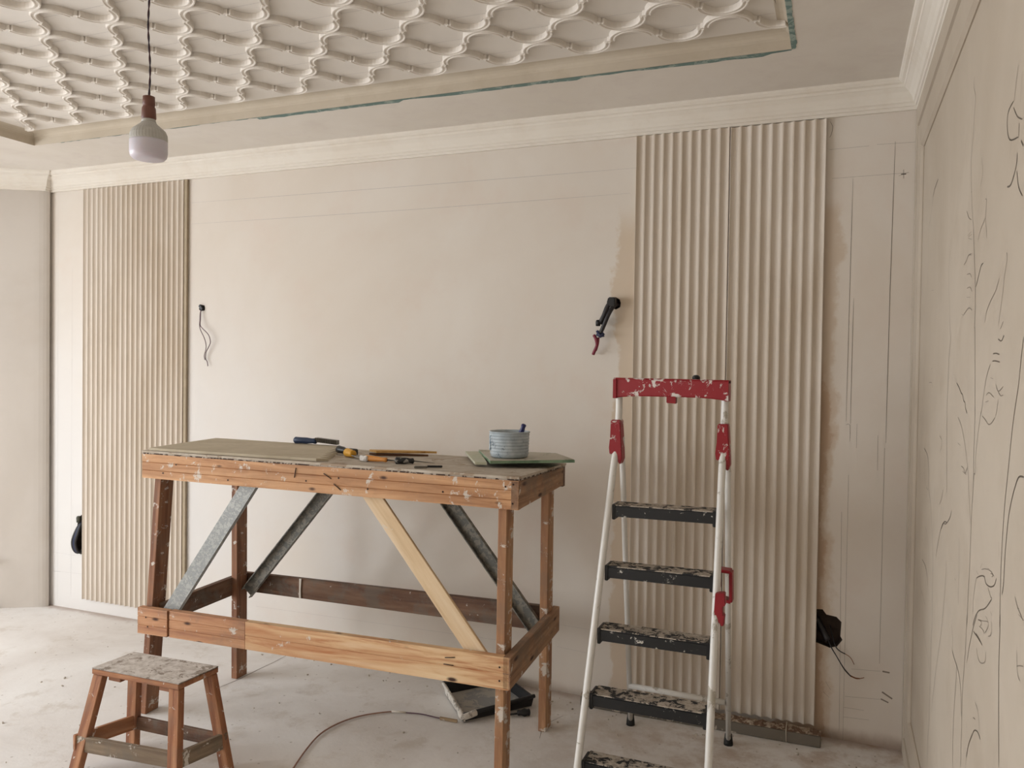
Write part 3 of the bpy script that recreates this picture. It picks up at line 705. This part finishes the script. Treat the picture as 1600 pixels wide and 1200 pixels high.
# --- things on the bench
M_MDF = m_plaster('beige_board_face', '#b3a68f', '#c0b49e', '#a99b84', 6, .1)
zz = []
for i in range(19):
    t = i/18; u = -.862+(-1.125+.862)*t; v = .02+.57*t; zz.append((u+(.04 if i % 2 else -.012), v))
tag(slab('gypsum_board', [(-1.70, -.006), (-1.45, -.004)]+zz+[(-1.84, .585)], topz, .011, M_MDF, None, .0125), 'thin beige board with a zigzag cut end, lying on the left of the workbench', 'board')
def tz(u, v, l=0): return T(u, v, topz(u, v)+l)
BD = .0135
# wire brush / saw with blue handle
t = thing('scraping_rasp', 'toothed steel rasp with dark blue handle near the far edge of the board', 'tool', tz(-1.24, .57, BD))
def handle(name, a, b, r0, r1, mat, par, seg=12):
    a = Vector(a); b = Vector(b); L = (b-a).length; q = Vector((0, 0, 1)).rotation_difference((b-a).normalized()).to_matrix()
    pr = [(r0*.6, 0), (r0, L*.06), (r0*.92, L*.3), (r1*1.1, L*.55), (r1*.85, L*.8), (r1, L*.95), (r1*.6, L)]
    return lathe(name, pr, a, mat, par, seg, q)
M_BLUEH = m_plain('dark_blue_handle', '#22324e', .45)
handle('handle', tz(-1.355, .56, BD+.016), tz(-1.235, .572, BD+.016), .0165, .014, M_BLUEH, t)
def blade(name, a, b, w, th, mat, par, teeth=0):
    a = Vector(a); b = Vector(b); ax = (b-a).normalized(); s = ax.cross(UP).normalized(); bm = bmesh.new(); n_ = max(1, teeth)
    top = []; 
    pts = [a-s*w/2, b-s*w/2]
    edge = []
    for i in range(n_+1):
        p = b.lerp(a, i/n_)+s*w/2; edge.append(p)
        if teeth and i < n_: edge.append(b.lerp(a, (i+.5)/n_)+s*(w/2-.006))
    P = pts+edge; lo = [bm.verts.new(p) for p in P]; hi = [bm.verts.new(p+UP*th) for p in P]; k = len(P)
    bm.faces.new(lo[::-1]); bm.faces.new(hi)
    for i in range(k): bm.faces.new((lo[i], lo[(i+1) % k], hi[(i+1) % k], hi[i]))
    return bm_obj(name, bm, mat, par)
M_STEEL = m_plain('worn_steel', '#77736c', .45, .7)
blade('blade', tz(-1.24, .575, BD+.012), tz(-1.125, .582, BD+.004), .03, .021, M_STEEL, t, 12)
# black dusty brush
t = thing('bristle_brush', 'short brush with black rounded end and grey dusty body beside the yellow handle', 'brush', tz(-.92, .30, .002))
handle('handle', tz(-.965, .33, .024), tz(-.90, .30, .02), .017, .014, M_DARK, t)
prism('brush_body', [tz(-.905, .285, .003), tz(-.85, .27, .003), tz(-.845, .30, .003), tz(-.895, .325, .003)], UP*0, UP*.03, m_spatter('dusty_grey_bristles', '#4c4a44', '#a29a8c', .5, .9, 30), t, .004)
# yellow knob tool
M_YEL = m_plain('yellow_plastic', '#d29a2c', .45)
t = thing('putty_knife', 'putty knife with round yellow handle between the black brush and the orange brush', 'tool', tz(-.83, .24, .002))
handle('handle', tz(-.875, .255, .020), tz(-.82, .215, .019), .019, .016, M_YEL, t)
blade('blade', tz(-.82, .22, .012), tz(-.735, .195, .004), .03, .003, M_STEEL, t)
# orange-handled trowel brush with white ferrule
M_ORG = m_plain('orange_wood_handle', '#cf8a3e', .5); M_WHT = m_spatter('white_filler_crust', '#d6d0c8', '#a89f95', .3, .8, 40)
t = thing('paint_brush', 'paint brush with orange handle and white crusted ferrule in the middle of the tools', 'brush', tz(-.68, .14, .002))
prism('ferrule', [tz(-.745, .135, .003), tz(-.70, .115, .003), tz(-.69, .14, .003), tz(-.735, .17, .003)], UP*0, UP*.022, M_WHT, t, .003)
handle('handle', tz(-.715, .135, .015), tz(-.61, .125, .014), .013, .010, M_ORG, t)
tube('tail_spike', [tz(-.612, .125, .014), tz(-.575, .135, .012)], .0035, M_DARK, t, 8, r_end=.001)
# black-handled screwdriver-like awl
t = thing('awl', 'awl with ribbed black handle and thin spike, right of the orange brush', 'tool', tz(-.52, .15, .002))
handle('handle', tz(-.575, .125, .015), tz(-.505, .155, .014), .0145, .012, m_spatter('scuffed_black_handle', '#1c1c1c', '#8b8880', .25, .5, 40), t)
tube('spike', [tz(-.51, .153, .014), tz(-.435, .20, .006)], .0035, M_STEEL, t, 8, r_end=.0008)
# yellow wedge of thin wood
t = tag(slab('wood_wedge', [(-.86, .42), (-.70, .50), (-.575, .52), (-.70, .44), (-.80, .375)], lambda u, v: topz(u, v)+.018, .009, m_wood('golden_wood_sliver', '#9a6a2e', '#c79a55', '#d6ae6c', 0, 12, knots=False), None, .004), 'pointed golden wood sliver lying behind the tools', 'wood offcut')
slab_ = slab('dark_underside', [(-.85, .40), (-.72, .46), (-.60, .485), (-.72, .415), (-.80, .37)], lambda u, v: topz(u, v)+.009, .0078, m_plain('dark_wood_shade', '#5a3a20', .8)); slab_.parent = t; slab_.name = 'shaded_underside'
# small cutter
t = thing('utility_knife', 'small grey craft knife with black end lying near the front edge', 'tool', tz(-.40, .06, .001))
beam('grip', tz(-.435, .02, .006), tz(-.395, .05, .006), TV*.012, UP*.009, M_STEEL, t, bevel=.002); beam('cap', tz(-.405, .07, .006), tz(-.355, .10, .006), TV*.010, UP*.008, M_DARK, t, bevel=.002)
# green-edged glass / moisture board
n = NT('glass_edge_green', .3); n.color(n.ramp(n.noise(n.map(), 14, 5, .6), [(.4, '#5f7d62'), (.6, '#86a184')])); M_GREEN = n.m
M_GFACE = m_spatter('dusty_pale_board_face', '#9c9a86', '#bdb6a6', .6, .6, 7)
t = thing('plasterboard_offcut', 'two stacked green-edged board offcuts sticking out over the right end of the bench', 'board', tz(-.2, .4, 0))
g1 = [(-.195, .205), (.098, .395), (-.04, .60), (-.40, .585)]
slab('core', g1, lambda u, v: 1.184, .011, M_GREEN, t); slab('face_sheet', [(a*.99-.002, b*.99+.003) for a, b in g1], lambda u, v: 1.1862, .002, M_GFACE, t)
slab('lower_offcut', [(-.215, .22), (-.40, .595), (-.46, .575), (-.26, .205)], lambda u, v: 1.176, .010, m_plaster('pale_green_board', '#b9bba2', '#c9c5b2', '#a9a58f', 8, .1), t)
# tub
n = NT('blue_grey_plastic', .5); v = n.map(); bl = n.noise(v, 26, 6, .7); n.color(n.mix(n.math('MULTIPLY', n.smooth(bl, .56, .64), .75), n.ramp(n.noise(v, 12, 4, .6), [(.4, '#9ba6ad'), (.62, '#b9c1c4')]), '#4f5b66')); M_TUB = n.m
tc = T(-.170, .355, 1.187); TK = 1.26; t = thing('filler_tub', 'round blue-grey plastic tub smeared with filler, on the right end of the bench', 'tub', tc)
pr = [(.001, .001), (.055, .001), (.060, .004)]
for i in range(7): z = .012+i*.0125; r_ = .0615+i*.0004; pr += [(r_, z), (r_+.0015, z+.003), (r_+.0015, z+.008), (r_, z+.011)]
pr += [(.067, .101), (.067, .106), (.0625, .107), (.061, .10), (.058, .03), (.001, .028)]
lathe('body', [(a*TK, b) for a, b in pr], tc, M_TUB, t, 40, None, False)
lathe('filler', [(.001, .060), (.03*TK, .064), (.0585*TK, .058)], tc, m_plain('grey_filler', '#9aa2a6', .8), t, 24, None, False)
prism('label_band', [tc+Vector((.0815*math.cos(a), .0815*math.sin(a), z)) for a, z in [(math.radians(k), .03) for k in range(-180, -139, 8)]+[(math.radians(k), .095) for k in range(-140, -181, -8)]], V3(0,0,0), V3(-.001,-.001,0), m_spatter('pale_printed_stripes', '#7f98ad', '#c3d0d8', .5, .5, 60), t)
n = m_plain('deep_blue_plastic', '#1e2358', .4)
t2 = thing('blue_scraper', 'deep blue plastic handle sticking up out of the filler tub', 'tool', tc+Vector((.02, .0, .03)))
handle('handle', tc+TU*.042+UP*.062-TV*.01, tc+TU*.066+UP*.138-TV*.01, .006, .0105, n, t2)
beam('blade', tc+TU*.036+UP*.066-TV*.01, tc+TU*.042+UP*.07-TV*.01, TV*.002, TU*.02, M_STEEL, t2, bevel=0)
# ---------------------------------------------------------------- step stool
SB = Vector((-2.68, -1.33, 0)); st = thing('step_stool', 'low dusty wooden step stool with splayed legs, left of the workbench', 'stool', SB)
seat = [(-2.893, -1.437), (-2.477, -1.424), (-2.468, -1.229), (-2.885, -1.243)]; SZ = .395
def poly_slab(name, xy, zt, th, mat, parent, sub=6):
    P = [Vector((a, b, zt)) for a, b in xy]; return prism(name, P, UP*0, UP*-th, mat, parent, .002)
poly_slab('seat', seat, SZ, .004, M_STOOLT, st); poly_slab('seat_board', [(x*.992-2.68*.008, y*.992-1.33*.008) for x, y in seat], SZ-.0042, .020, M_STOOLW, st)
ring = [(-2.944, -1.473), (-2.474, -1.430), (-2.430, -1.222), (-2.876, -1.235)]; RZ = .142; RB = .084
def sb(name, a, b, z0, z1, th, mat):
    A = Vector((*a, (z0+z1)/2)); B = Vector((*b, (z0+z1)/2)); d = (B-A).normalized(); nn = Vector((-d.y, d.x, 0))
    return beam(name, A+nn*th/2, B+nn*th/2, nn*th, UP*(z0-z1), mat, st)
sb('stretcher', ring[0], ring[1], RZ, RB, .018, M_STOOLR); sb('stretcher', ring[1], ring[2], RZ+.001, RB, .018, M_STOOLR)
sb('stretcher', ring[2], ring[3], RZ-.004, RB+.002, .016, M_DIRTWOOD); sb('stretcher', ring[3], ring[0], RZ+.003, RB+.004, .016, M_STOOLW)
for (sx, sy), (tx, ty), (fx, fy), mt in [((-2.893, -1.437), (1, 1), (-2.968, -1.494), M_STOOLW), ((-2.477, -1.424), (-1, 1), (-2.452, -1.452), M_STOOLW), ((-2.468, -1.229), (-1, -1), (-2.398, -1.200), M_STOOLW), ((-2.885, -1.243), (1, -1), (-2.935, -1.214), M_STOOLW)]:
    wx, wy = .048, .030
    a = Vector((sx+tx*(wx/2+.004), sy+ty*(wy/2+.004), SZ-.026)); 
    k = (SZ-.026)/(SZ-.026-RZ)
    b = Vector((fx+tx*(wx/2+.012), fy+ty*(wy/2+.006), 0.001))
    beam('leg', b, a, Vector((wx, 0, 0)), Vector((0, wy, 0)), mt, st)
for cx, cy in ((-2.80, -1.39), (-2.555, -1.385)):
    beam('cleat', (cx-.03, cy, SZ-.036), (cx+.03, cy, SZ-.036), V3(0,.05,0), UP*.02, M_STOOLW, st)
# ---------------------------------------------------------------- stepladder
def LW(side, k):   # outer end of step k
    A = [(-1.082, -1.089, -.003), (-.667, -1.110, .003)]; B = [(-1.043, -.795, 1.054), (-.676, -.813, 1.060)]
    i = 0 if side < 0 else 1; return Vector(A[i]).lerp(Vector(B[i]), k/5)
ld = thing('stepladder', 'white tubular stepladder with black paint-caked steps and red top', 'ladder', (-.87, -.65, 0))
for s in (-1, 1):
    o_ = Vector((s*.0165, 0, 0)); topx = -1.046 if s < 0 else -.659
    kn = LW(s, 6.05)+o_
    pts = [LW(s, .02)+o_, LW(s, 2)+o_, LW(s, 4)+o_, LW(s, 5.5)+o_, kn+Vector((0, .004, 0)), Vector((topx, -.722 if s < 0 else -.745, 1.40)), Vector((topx+.002*s, -.722 if s < 0 else -.745, 1.50))]
    tube('side_rail', pts, .0128, M_WHITEP, ld, 12, smooth_pts=3)
    lathe('rubber_foot', [(.017, 0), (.018, .02), (.0145, .045)], LW(s, 0)+o_+Vector((0, 0, .0)), M_RUBBER, ld, 12)
    rf = Vector((-1.101, -.214, 0)) if s < 0 else Vector((-.682, -.235, 0)); rtop = Vector((-1.036, -.715, 1.30)) if s < 0 else Vector((-.648, -.730, 1.29))
    tube('rear_leg', [rf+Vector((0,0,.01)), rf.lerp(rtop, .5), rtop], .0108, M_WHITEP, ld, 12)
    lathe('rubber_foot', [(.019, 0), (.0185, .012), (.0145, .045)], rf, M_RUBBER, ld, 12)
    # red collar clamped round rail and rear leg
    cx = kn.x; y = -.745 if s < 0 else -.76
    P = [(cx-.019, y, 1.365), (cx+.017, y, 1.367), (cx+.022, y, 1.30), (cx+.026, y, 1.222), (cx+.018, y, 1.200), (cx+.010, y, 1.210), (cx-.004, y, 1.240), (cx-.022, y, 1.236), (cx-.025, y, 1.262), (cx-.021, y, 1.30)]
    prism('red_collar', P, V3(0, -.004, 0), V3(0, .045, 0), M_RED, ld, .003)
for k in range(1, 6):
    a = LW(-1, k); b = LW(1, k); dp = Vector((0, .085, 0))
    prism('step', [a+V3(.004,0,0), b+V3(-.004,0,0), b+V3(-.004,0,-.040), a+V3(.004,0,-.040)], V3(0, 0, 0), dp, M_STEP, ld, .003)
    A = a+V3(.004,.001,.0006); B = b+V3(-.004,.001,.0006)
    tr = prism('tread_mat', [A, B, B+dp*.97, A+dp*.97], UP*0, UP*.0035, M_TREAD, ld, 0)
    for p in (a, b): prism('step_bracket', [p+V3(-.004,-.003,.006), p+V3(.008,-.003,.006), p+V3(.008,-.003,-.050), p+V3(-.004,-.003,-.050)] if p is a else [p+V3(-.008,-.003,.006), p+V3(.004,-.003,.006), p+V3(.004,-.003,-.050), p+V3(-.008,-.003,-.050)], V3(0,0,0), V3(0,.075,0), M_DARK, ld, .002)
tube('rear_crossbar', [(-1.091, -.296, .203), (-.688, -.315, .205)], .0118, M_WHITEP, ld, 12)
# red top: U-shaped bar
def topbar():
    bm = bmesh.new(); n_ = 14; L0, L1 = -1.062, -.643; rows = []
    for i in range(n_+1):
        t = i/n_; x = L0+(L1-L0)*t; yb = -.745-.03*t; sag = .010*(1-(2*t-1)**4)
        zt = 1.522-.002*t; zb = 1.446+sag
        pr = [(yb, zb), (yb-.004, zb+.004), (yb-.004, zt-.006), (yb+.002, zt), (yb+.058, zt), (yb+.064, zt-.006), (yb+.064, zb), (yb+.058, zb), (yb+.058, zt-.010), (yb+.006, zt-.010), (yb+.006, zb)]
        rows.append([bm.verts.new((x, y, z)) for y, z in pr])
    k = len(rows[0])
    for a, b in zip(rows, rows[1:]):
        for j in range(k): bm.faces.new((a[j], a[(j+1) % k], b[(j+1) % k], b[j]))
    bm.faces.new(rows[0]); bm.faces.new(rows[-1][::-1]); return bm_obj('red_top', bm, M_RED, ld)
topbar()
for x in (-1.062, -.655): prism('end_cap', [(x, -.76-.02*(x > -.9), 1.446), (x+.012, -.76-.02*(x > -.9), 1.446), (x+.012, -.76-.02*(x > -.9), 1.516), (x, -.76-.02*(x > -.9), 1.516)], V3(0,.004,0), V3(0,.066,0), M_REDP, ld)
prism('hook_tab', [(-.862, -.765, 1.46), (-.828, -.765, 1.46), (-.828, -.765, 1.432), (-.862, -.765, 1.434)], V3(0,.002,0), V3(0,.035,0), M_REDP, ld, .002)
# red folding lock on the right legs
lk = prism('locking_catch', [(-.657, -.905, .808), (-.626, -.905, .811), (-.623, -.905, .771), (-.632, -.905, .765), (-.631, -.905, .738), (-.625, -.905, .736), (-.628, -.905, .701), (-.639, -.905, .700), (-.641, -.905, .710), (-.662, -.905, .708)], V3(0,-.012,0), V3(0,.02,0), M_REDP, ld, .002)
for i, (a, b) in enumerate([((-.668, .848), (-.626, .846)), ((-.626, .846), (-.624, .74)), ((-.624, .74), (-.660, .748)), ((-.668, .848), (-.668, .78))]):
    o = beam('catch_frame', (a[0], -.74, a[1]), (b[0], -.74, b[1]), V3(0, .05, 0), (Vector((b[0]-a[0], 0, b[1]-a[1])).normalized().cross(V3(0,1,0)))*.011, M_REDP, lk, bevel=.002)
tag(lathe('black_cap', [(.002, 0), (.014, 0), (.014, .008), (.008, .014), (.001, .015)], (-.762, -.735, 1.5215), M_DARK, None, 12), 'small black cap lying on the red ladder top', 'cap')
# ---------------------------------------------------------------- hanging bulb
bx, by = -2.170, -1.868
pl = thing('pendant_bulb', 'large LED bulb hanging from the ceiling on a twisted two-core flex', 'light bulb', (bx, by, 2.143))
M_SOCK = m_plain('brown_lamp_socket', '#6b4234', .5); M_BODY = m_plain('grey_bulb_body', '#b5b2ab', .45)
n = NT('frosted_bulb_dome', .35); n.color('#cfc9d2'); n.b.inputs['Subsurface Weight'].default_value = .15; M_DOME = n.m
lathe('socket', [(.011, .186), (.0165, .184), (.0175, .160), (.0155, .158), (.019, .150), (.0205, .122), (.018, .117)], (bx, by, 2.143), M_SOCK, pl, 24)
lathe('bulb_collar', [(.016, .126), (.0185, .118), (.021, .108)], (bx, by, 2.143), M_BODY, pl, 24)
pr = [(.019, .112), (.024, .104), (.036, .094), (.046, .085), (.0505, .074), (.0515, .061), (.0515, .055)]
bm = bmesh.new(); seg = 72; rings = []
for r_, z in pr: rings.append([bm.verts.new((bx+r_*(1+(.012 if j % 2 and z < .1 and z > .058 else 0))*math.cos(2*math.pi*j/seg), by+r_*(1+(.012 if j % 2 and z < .1 and z > .058 else 0))*math.sin(2*math.pi*j/seg), 2.143+z)) for j in range(seg)])
for a, b in zip(rings, rings[1:]):
    for j in range(seg): bm.faces.new((a[j], a[(j+1) % seg], b[(j+1) % seg], b[j]))
bm_obj('heat_sink', bm, M_BODY, pl, False)
lathe('bulb_dome', [(.0512, .059), (.0520, .050), (.0520, .020), (.0495, .010), (.043, .003), (.032, .0005), (.001, 0)], (bx, by, 2.143), M_DOME, pl, 40)
M_FLEX1 = m_plain('maroon_flex', '#4a2b30', .6); M_FLEX2 = m_plain('dark_flex', '#38323c', .6)
for ph, mt in ((0, M_FLEX1), (math.pi, M_FLEX2)):
    tube('flex_core', [(bx+.0016*math.cos(ph+i*.9)+.004*math.sin(i*.21), by+.0016*math.sin(ph+i*.9), 2.327+(HT-2.327)*i/50) for i in range(51)], .0017, mt, pl, 6)
# ---------------------------------------------------------------- wires and sockets on the back wall
w1 = thing('bare_wires', 'thin bare wires curling out of the wall beside the left fluted panel', 'wires', (-3.706, -.005, 1.876))
tube('wire', [(-3.71, .03, 1.876), (-3.704, -.01, 1.862), (-3.700, -.02, 1.81), (-3.697, -.025, 1.775), (-3.67, -.035, 1.755), (-3.632, -.03, 1.72), (-3.622, -.025, 1.68), (-3.636, -.02, 1.655), (-3.662, -.015, 1.62), (-3.668, -.012, 1.585), (-3.656, -.012, 1.565), (-3.648, -.015, 1.54)], .0024, M_BROWNW, w1, 6, smooth_pts=4)
tube('wire', [(-3.712, .03, 1.872), (-3.707, -.012, 1.856), (-3.703, -.022, 1.80), (-3.697, -.03, 1.772), (-3.675, -.045, 1.745), (-3.648, -.045, 1.70), (-3.645, -.035, 1.665), (-3.655, -.025, 1.635), (-3.671, -.02, 1.60), (-3.668, -.016, 1.575)], .0022, M_BROWNW, w1, 6, smooth_pts=4)
prism('black_sleeve', [(-3.722, 0, 1.885), (-3.712, 0, 1.897), (-3.690, 0, 1.872), (-3.700, 0, 1.858)], V3(0, .01, 0), V3(0, -.016, 0), M_DARKC, w1, .002)
w2 = thing('cable_bundle', 'bundle of black cables with blue and red wires hanging left of the ladder-side panel', 'wires', (-1.26, -.01, 1.87))
def wp(px, y=-.03): return px
tube('black_cable', [(-1.258, .03, 1.865), (-1.262, -.03, 1.868), (-1.280, -.045, 1.845), (-1.298, -.045, 1.80), (-1.318, -.04, 1.765)], .011, M_DARKC, w2, 8, smooth_pts=3)
tube('black_cable', [(-1.25, .03, 1.855), (-1.252, -.03, 1.850), (-1.270, -.05, 1.815), (-1.288, -.05, 1.775), (-1.305, -.04, 1.740), (-1.318, -.035, 1.715)], .010, M_DARKC, w2, 8, smooth_pts=3)
prism('cut_end', [(-1.276, -.05, 1.885), (-1.244, -.05, 1.884), (-1.242, -.05, 1.845), (-1.262, -.05, 1.838), (-1.284, -.05, 1.856)], V3(0,.03,0), V3(0,-.008,0), M_DARK, w2, .004)
lathe('cable_stub', [(.001, 0), (.011, .001), (.012, .02), (.009, .028), (.001, .03)], (-1.325, -.045, 1.752), M_DARK, w2, 10)
tube('blue_wire', [(-1.298, -.04, 1.72), (-1.312, -.045, 1.705), (-1.330, -.04, 1.715)], .008, M_BLUEW, w2, 8); tube('blue_wire', [(-1.330, -.04, 1.73), (-1.312, -.05, 1.705), (-1.298, -.04, 1.71)], .007, M_BLUEW, w2, 8)
tube('red_wire', [(-1.345, -.04, 1.71), (-1.335, -.045, 1.695), (-1.330, -.04, 1.665), (-1.345, -.03, 1.635), (-1.352, -.025, 1.622)], .0075, M_REDW, w2, 8, smooth_pts=3); tube('red_wire', [(-1.325, -.035, 1.70), (-1.327, -.038, 1.67), (-1.338, -.03, 1.64)], .006, M_REDW, w2, 8, smooth_pts=3)
w3 = thing('socket_wires', 'dark wires trailing from the broken socket hole near the right corner', 'wires', (-.28, -.005, .41))
for pts in ([(-.33, .04, .47), (-.30, -.005, .405), (-.275, -.02, .365), (-.245, -.03, .32), (-.220, -.03, .292), (-.198, -.02, .280), (-.180, -.015, .278)], [(-.32, .04, .46), (-.298, -.005, .400), (-.270, -.03, .36), (-.240, -.04, .315), (-.215, -.035, .288), (-.19, -.02, .276), (-.163, -.015, .284)], [(-.30, .04, .47), (-.28, -.005, .405), (-.262, -.02, .385), (-.238, -.03, .377), (-.218, -.03, .365), (-.203, -.02, .335)]):
    tube('wire', pts[:-2], .0022, M_DARKC, w3, 6, smooth_pts=4); tube('copper_tip', pts[-3:], .0016, M_COPPER, w3, 6, smooth_pts=3)
tube('conduit', [(-.36, .035, .50), (-.33, .02, .455), (-.305, .0, .415)], .014, M_DARKC, w3, 10, smooth_pts=3)
w4 = thing('coiled_cable', 'dark blue cable coiled in the wall hole beside the left fluted panel', 'wires', (-4.68, -.005, .45))
for k, (r_, mt) in enumerate([(.010, M_DARKC), (.008, M_BLUEW), (.008, M_DARKC)]):
    o_ = k*.012; tube('cable', [(-4.66, .03, .57), (-4.672+o_*.5, -.005, .53), (-4.688+o_, -.022, .48), (-4.700+o_, -.028, .43), (-4.692+o_, -.025, .385), (-4.672+o_*.6, -.015, .365), (-4.65, .01, .375)], r_, mt, w4, 8, smooth_pts=3)
lathe('cable_end', [(.001, 0), (.012, .002), (.014, .03), (.01, .04), (.001, .042)], (-4.672, -.01, .55), m_plain('grey_green_sleeve', '#4a4a40', .7), w4, 10)
# ---------------------------------------------------------------- floor things
# crusted steel channel lying along the wall under the right panels
t = thing('metal_channel', 'long plaster-crusted steel channel lying on the floor under the fluted panels by the ladder', 'metal channel', (-.8, -.07, 0))
def chan(x0, x1, y0, y1, ya, yb, h):
    return [(x0, ya, 0), (x1, yb, 0)]
beam('channel_body', (-1.36, -.085, .024), (-.325, -.088, .024), V3(0, .066, 0), UP*.046, m_spatter('dull_channel_side', '#6f675c', '#b6ab9c', .12, .8, 8), t, bevel=.003)
M_CRUST = m_spatter('crumbled_plaster_crust', '#6d5646', '#b5a795', .42, .95, 22, paint2='#8d7761')
R = random.Random(11); bm = bmesh.new(); nx, ny = 70, 5; g = []
for i in range(nx+1):
    row = []
    for j in range(ny+1):
        x = -1.36+1.035*i/nx; y = -.118+.066*j/ny; row.append(bm.verts.new((x, y, .0475+(R.uniform(.001, .012) if 0 < j < ny else R.uniform(0, .003)))))
    g.append(row)
for i in range(nx):
    for j in range(ny): bm.faces.new((g[i][j], g[i+1][j], g[i+1][j+1], g[i][j+1]))
o = bm_obj('plaster_crust', bm, M_CRUST, t); o['kind'] = 'stuff'
tube('tie_wire', [(-.46, -.123, .004), (-.462, -.123, .05), (-.462, -.10, .062), (-.462, -.055, .06)], .0016, m_plain('pale_string', '#c9bfae', .8), t, 6)
# cable on the floor
M_CAB = m_plain('reddish_brown_cable', '#9a7868', .7)
t = thing('floor_cable', 'thin reddish-brown cable curving over the floor under the workbench', 'cable', (-2.2, -.7, 0))
tube('cable', [(-2.12, -1.35, .006), (-2.19, -1.15, .006), (-2.245, -.98, .006), (-2.275, -.84, .006), (-2.262, -.72, .006), (-2.22, -.63, .006), (-2.16, -.565, .006), (-2.11, -.528, .006)], .0034, M_CAB, t, 8, smooth_pts=5)
tube('cable_joint', [(-2.115, -.53, .007), (-2.05, -.515, .007)], .0045, m_plain('masking_tape', '#cfc6ba', .8), t, 8)
tube('cable', [(-2.05, -.515, .006), (-1.98, -.50, .006), (-1.90, -.505, .006), (-1.86, -.50, .006)], .0030, m_plain('mauve_cable', '#5e4650', .7), t, 8, smooth_pts=4)
tag(beam('wood_stick', (-1.885, -.508, .008), (-1.80, -.505, .008), V3(.004, -.012, 0), UP*.012, m_wood('pale_stick_wood', '#8c7458', '#a8906f', '#b9a282', .2, 13, knots=False)), 'short pale wooden stick on the floor between cable and paint tray', 'wood offcut')
# paint tray
tr = thing('paint_tray', 'black paint tray with whitened front rim under the right end of the workbench', 'paint tray', (-1.80, -.30, 0))
base = [Vector(p) for p in ((-1.985, -.255, .004), (-1.775, -.495, .004), (-1.56, -.22, .004), (-1.80, -.02, .004))]
c0 = sum(base, Vector())/4
prism('tray_floor', base, UP*0, UP*.004, m_spatter('dusty_tray_inside', '#8e8e8c', '#a9a39a', .5, .8, 9), tr)
M_WRIM = m_spatter('whitened_rim', '#dcd6cc', '#9e978c', .25, .7, 30)
hts = (.05, .035, .05, .05)
for i, mt in enumerate((M_WRIM, M_DARK, M_DARK, M_DARK)):
    a = base[i]; b = base[(i+1) % 4]; ha, hb_ = hts[i], hts[(i+1) % 4]; d = (b-a).normalized(); nn = Vector((-d.y, d.x, 0))*.012
    oa = (a-c0).normalized()*.012; ob = (b-c0).normalized()*.012
    prism('tray_wall', [a, b, b+ob+UP*hb_, a+oa+UP*ha], V3(0,0,0), nn, mt, tr, .003)
    if i in (0, 1, 3): tube('tray_rim', [a+oa+UP*ha, b+ob+UP*hb_], .007 if i == 0 else .009, M_WRIM if i == 0 else M_DARK, tr, 8)
tube('white_corner', [base[1].lerp(base[0], .14)+V3(-.0,-.008,.034), base[1]+V3(.004,-.014,.030), base[1].lerp(base[2], .16)+V3(.008,-.008,.036)], .014, M_WRIM, tr, 8, smooth_pts=4)
t = thing('paint_roller', 'black paint roller handle beside the paint tray', 'paint roller', (-1.58, -.33, 0))
tube('rod', [(-1.645, -.372, .006), (-1.61, -.355, .012), (-1.57, -.335, .016)], .0045, M_DARK, t, 8, smooth_pts=3); handle('grip', (-1.585, -.34, .017), (-1.535, -.31, .017), .012, .016, M_DARK, t)
# cracks, seam, debris
bm = bmesh.new(); ribbon(bm, [Vector(p) for p in ((-3.02, -.66, 0), (-2.998, -.50, 0), (-2.997, -.37, 0), (-2.99, -.24, 0), (-2.993, -.09, 0))], .005, UP)
ribbon(bm, [Vector(p) for p in ((-1.42, -.50, 0), (-1.45, -.38, 0), (-1.40, -.25, 0))], .004, UP)
me = bpy.data.meshes.new('floor_crack'); bm.to_mesh(me); bm.free(); link('floor_crack', me, m_plain('crack_shadow_dirt', '#8b8177', .9), floor)
R = random.Random(21); bm = bmesh.new()
for i in range(150):
    if i < 90: x = R.uniform(-3.2, -.1); y = -abs(R.gauss(0, .12))-.02
    else: x = R.uniform(-4.6, -.2); y = R.uniform(-2.0, -.1)
    s = R.uniform(.002, .006); mt_ = Matrix.Translation((x, y, s*.5)) @ Matrix.Rotation(R.uniform(0, 6), 4, 'Z') @ Matrix.Diagonal((s*R.uniform(1, 2.4), s, s, 1)); bmesh.ops.create_cube(bm, size=1, matrix=mt_)
o = bm_obj('plaster_crumbs', bm, m_plaster('plaster_crumb', '#9c8f80', '#c5bcb0', '#7c6b5b', 40, 0), floor); o['kind'] = 'stuff'
# bits at the foot of the left wall
nl = Vector((.493, -.87, 0)); pA = Vector((P1[0]+dL[0]*.30, P1[1]+dL[1]*.30, 0))
tag(lathe('dark_rubble', [(.001, 0), (.03, 0), (.034, .012), (.02, .022), (.001, .026)], pA+nl*.035, m_plaster('dark_rubble_lump', '#2f2620', '#4c4037', '#241c17', 20, .6), None, 9), 'dark lump of rubble at the foot of the left wall', 'rubble')
pB = pA+Vector((0, 0, .315)); t = thing('pipe_stub', 'small white pipe stub sticking out low on the left wall', 'pipe', pB)
tube('pipe', [pB-nl*.01, pB+nl*.05, pB+nl*.055+Vector((dL[0]*-.02, dL[1]*-.02, .005))], .011, m_plain('white_pipe', '#dedbd6', .5), t, 12)
bpy.context.view_layer.update()
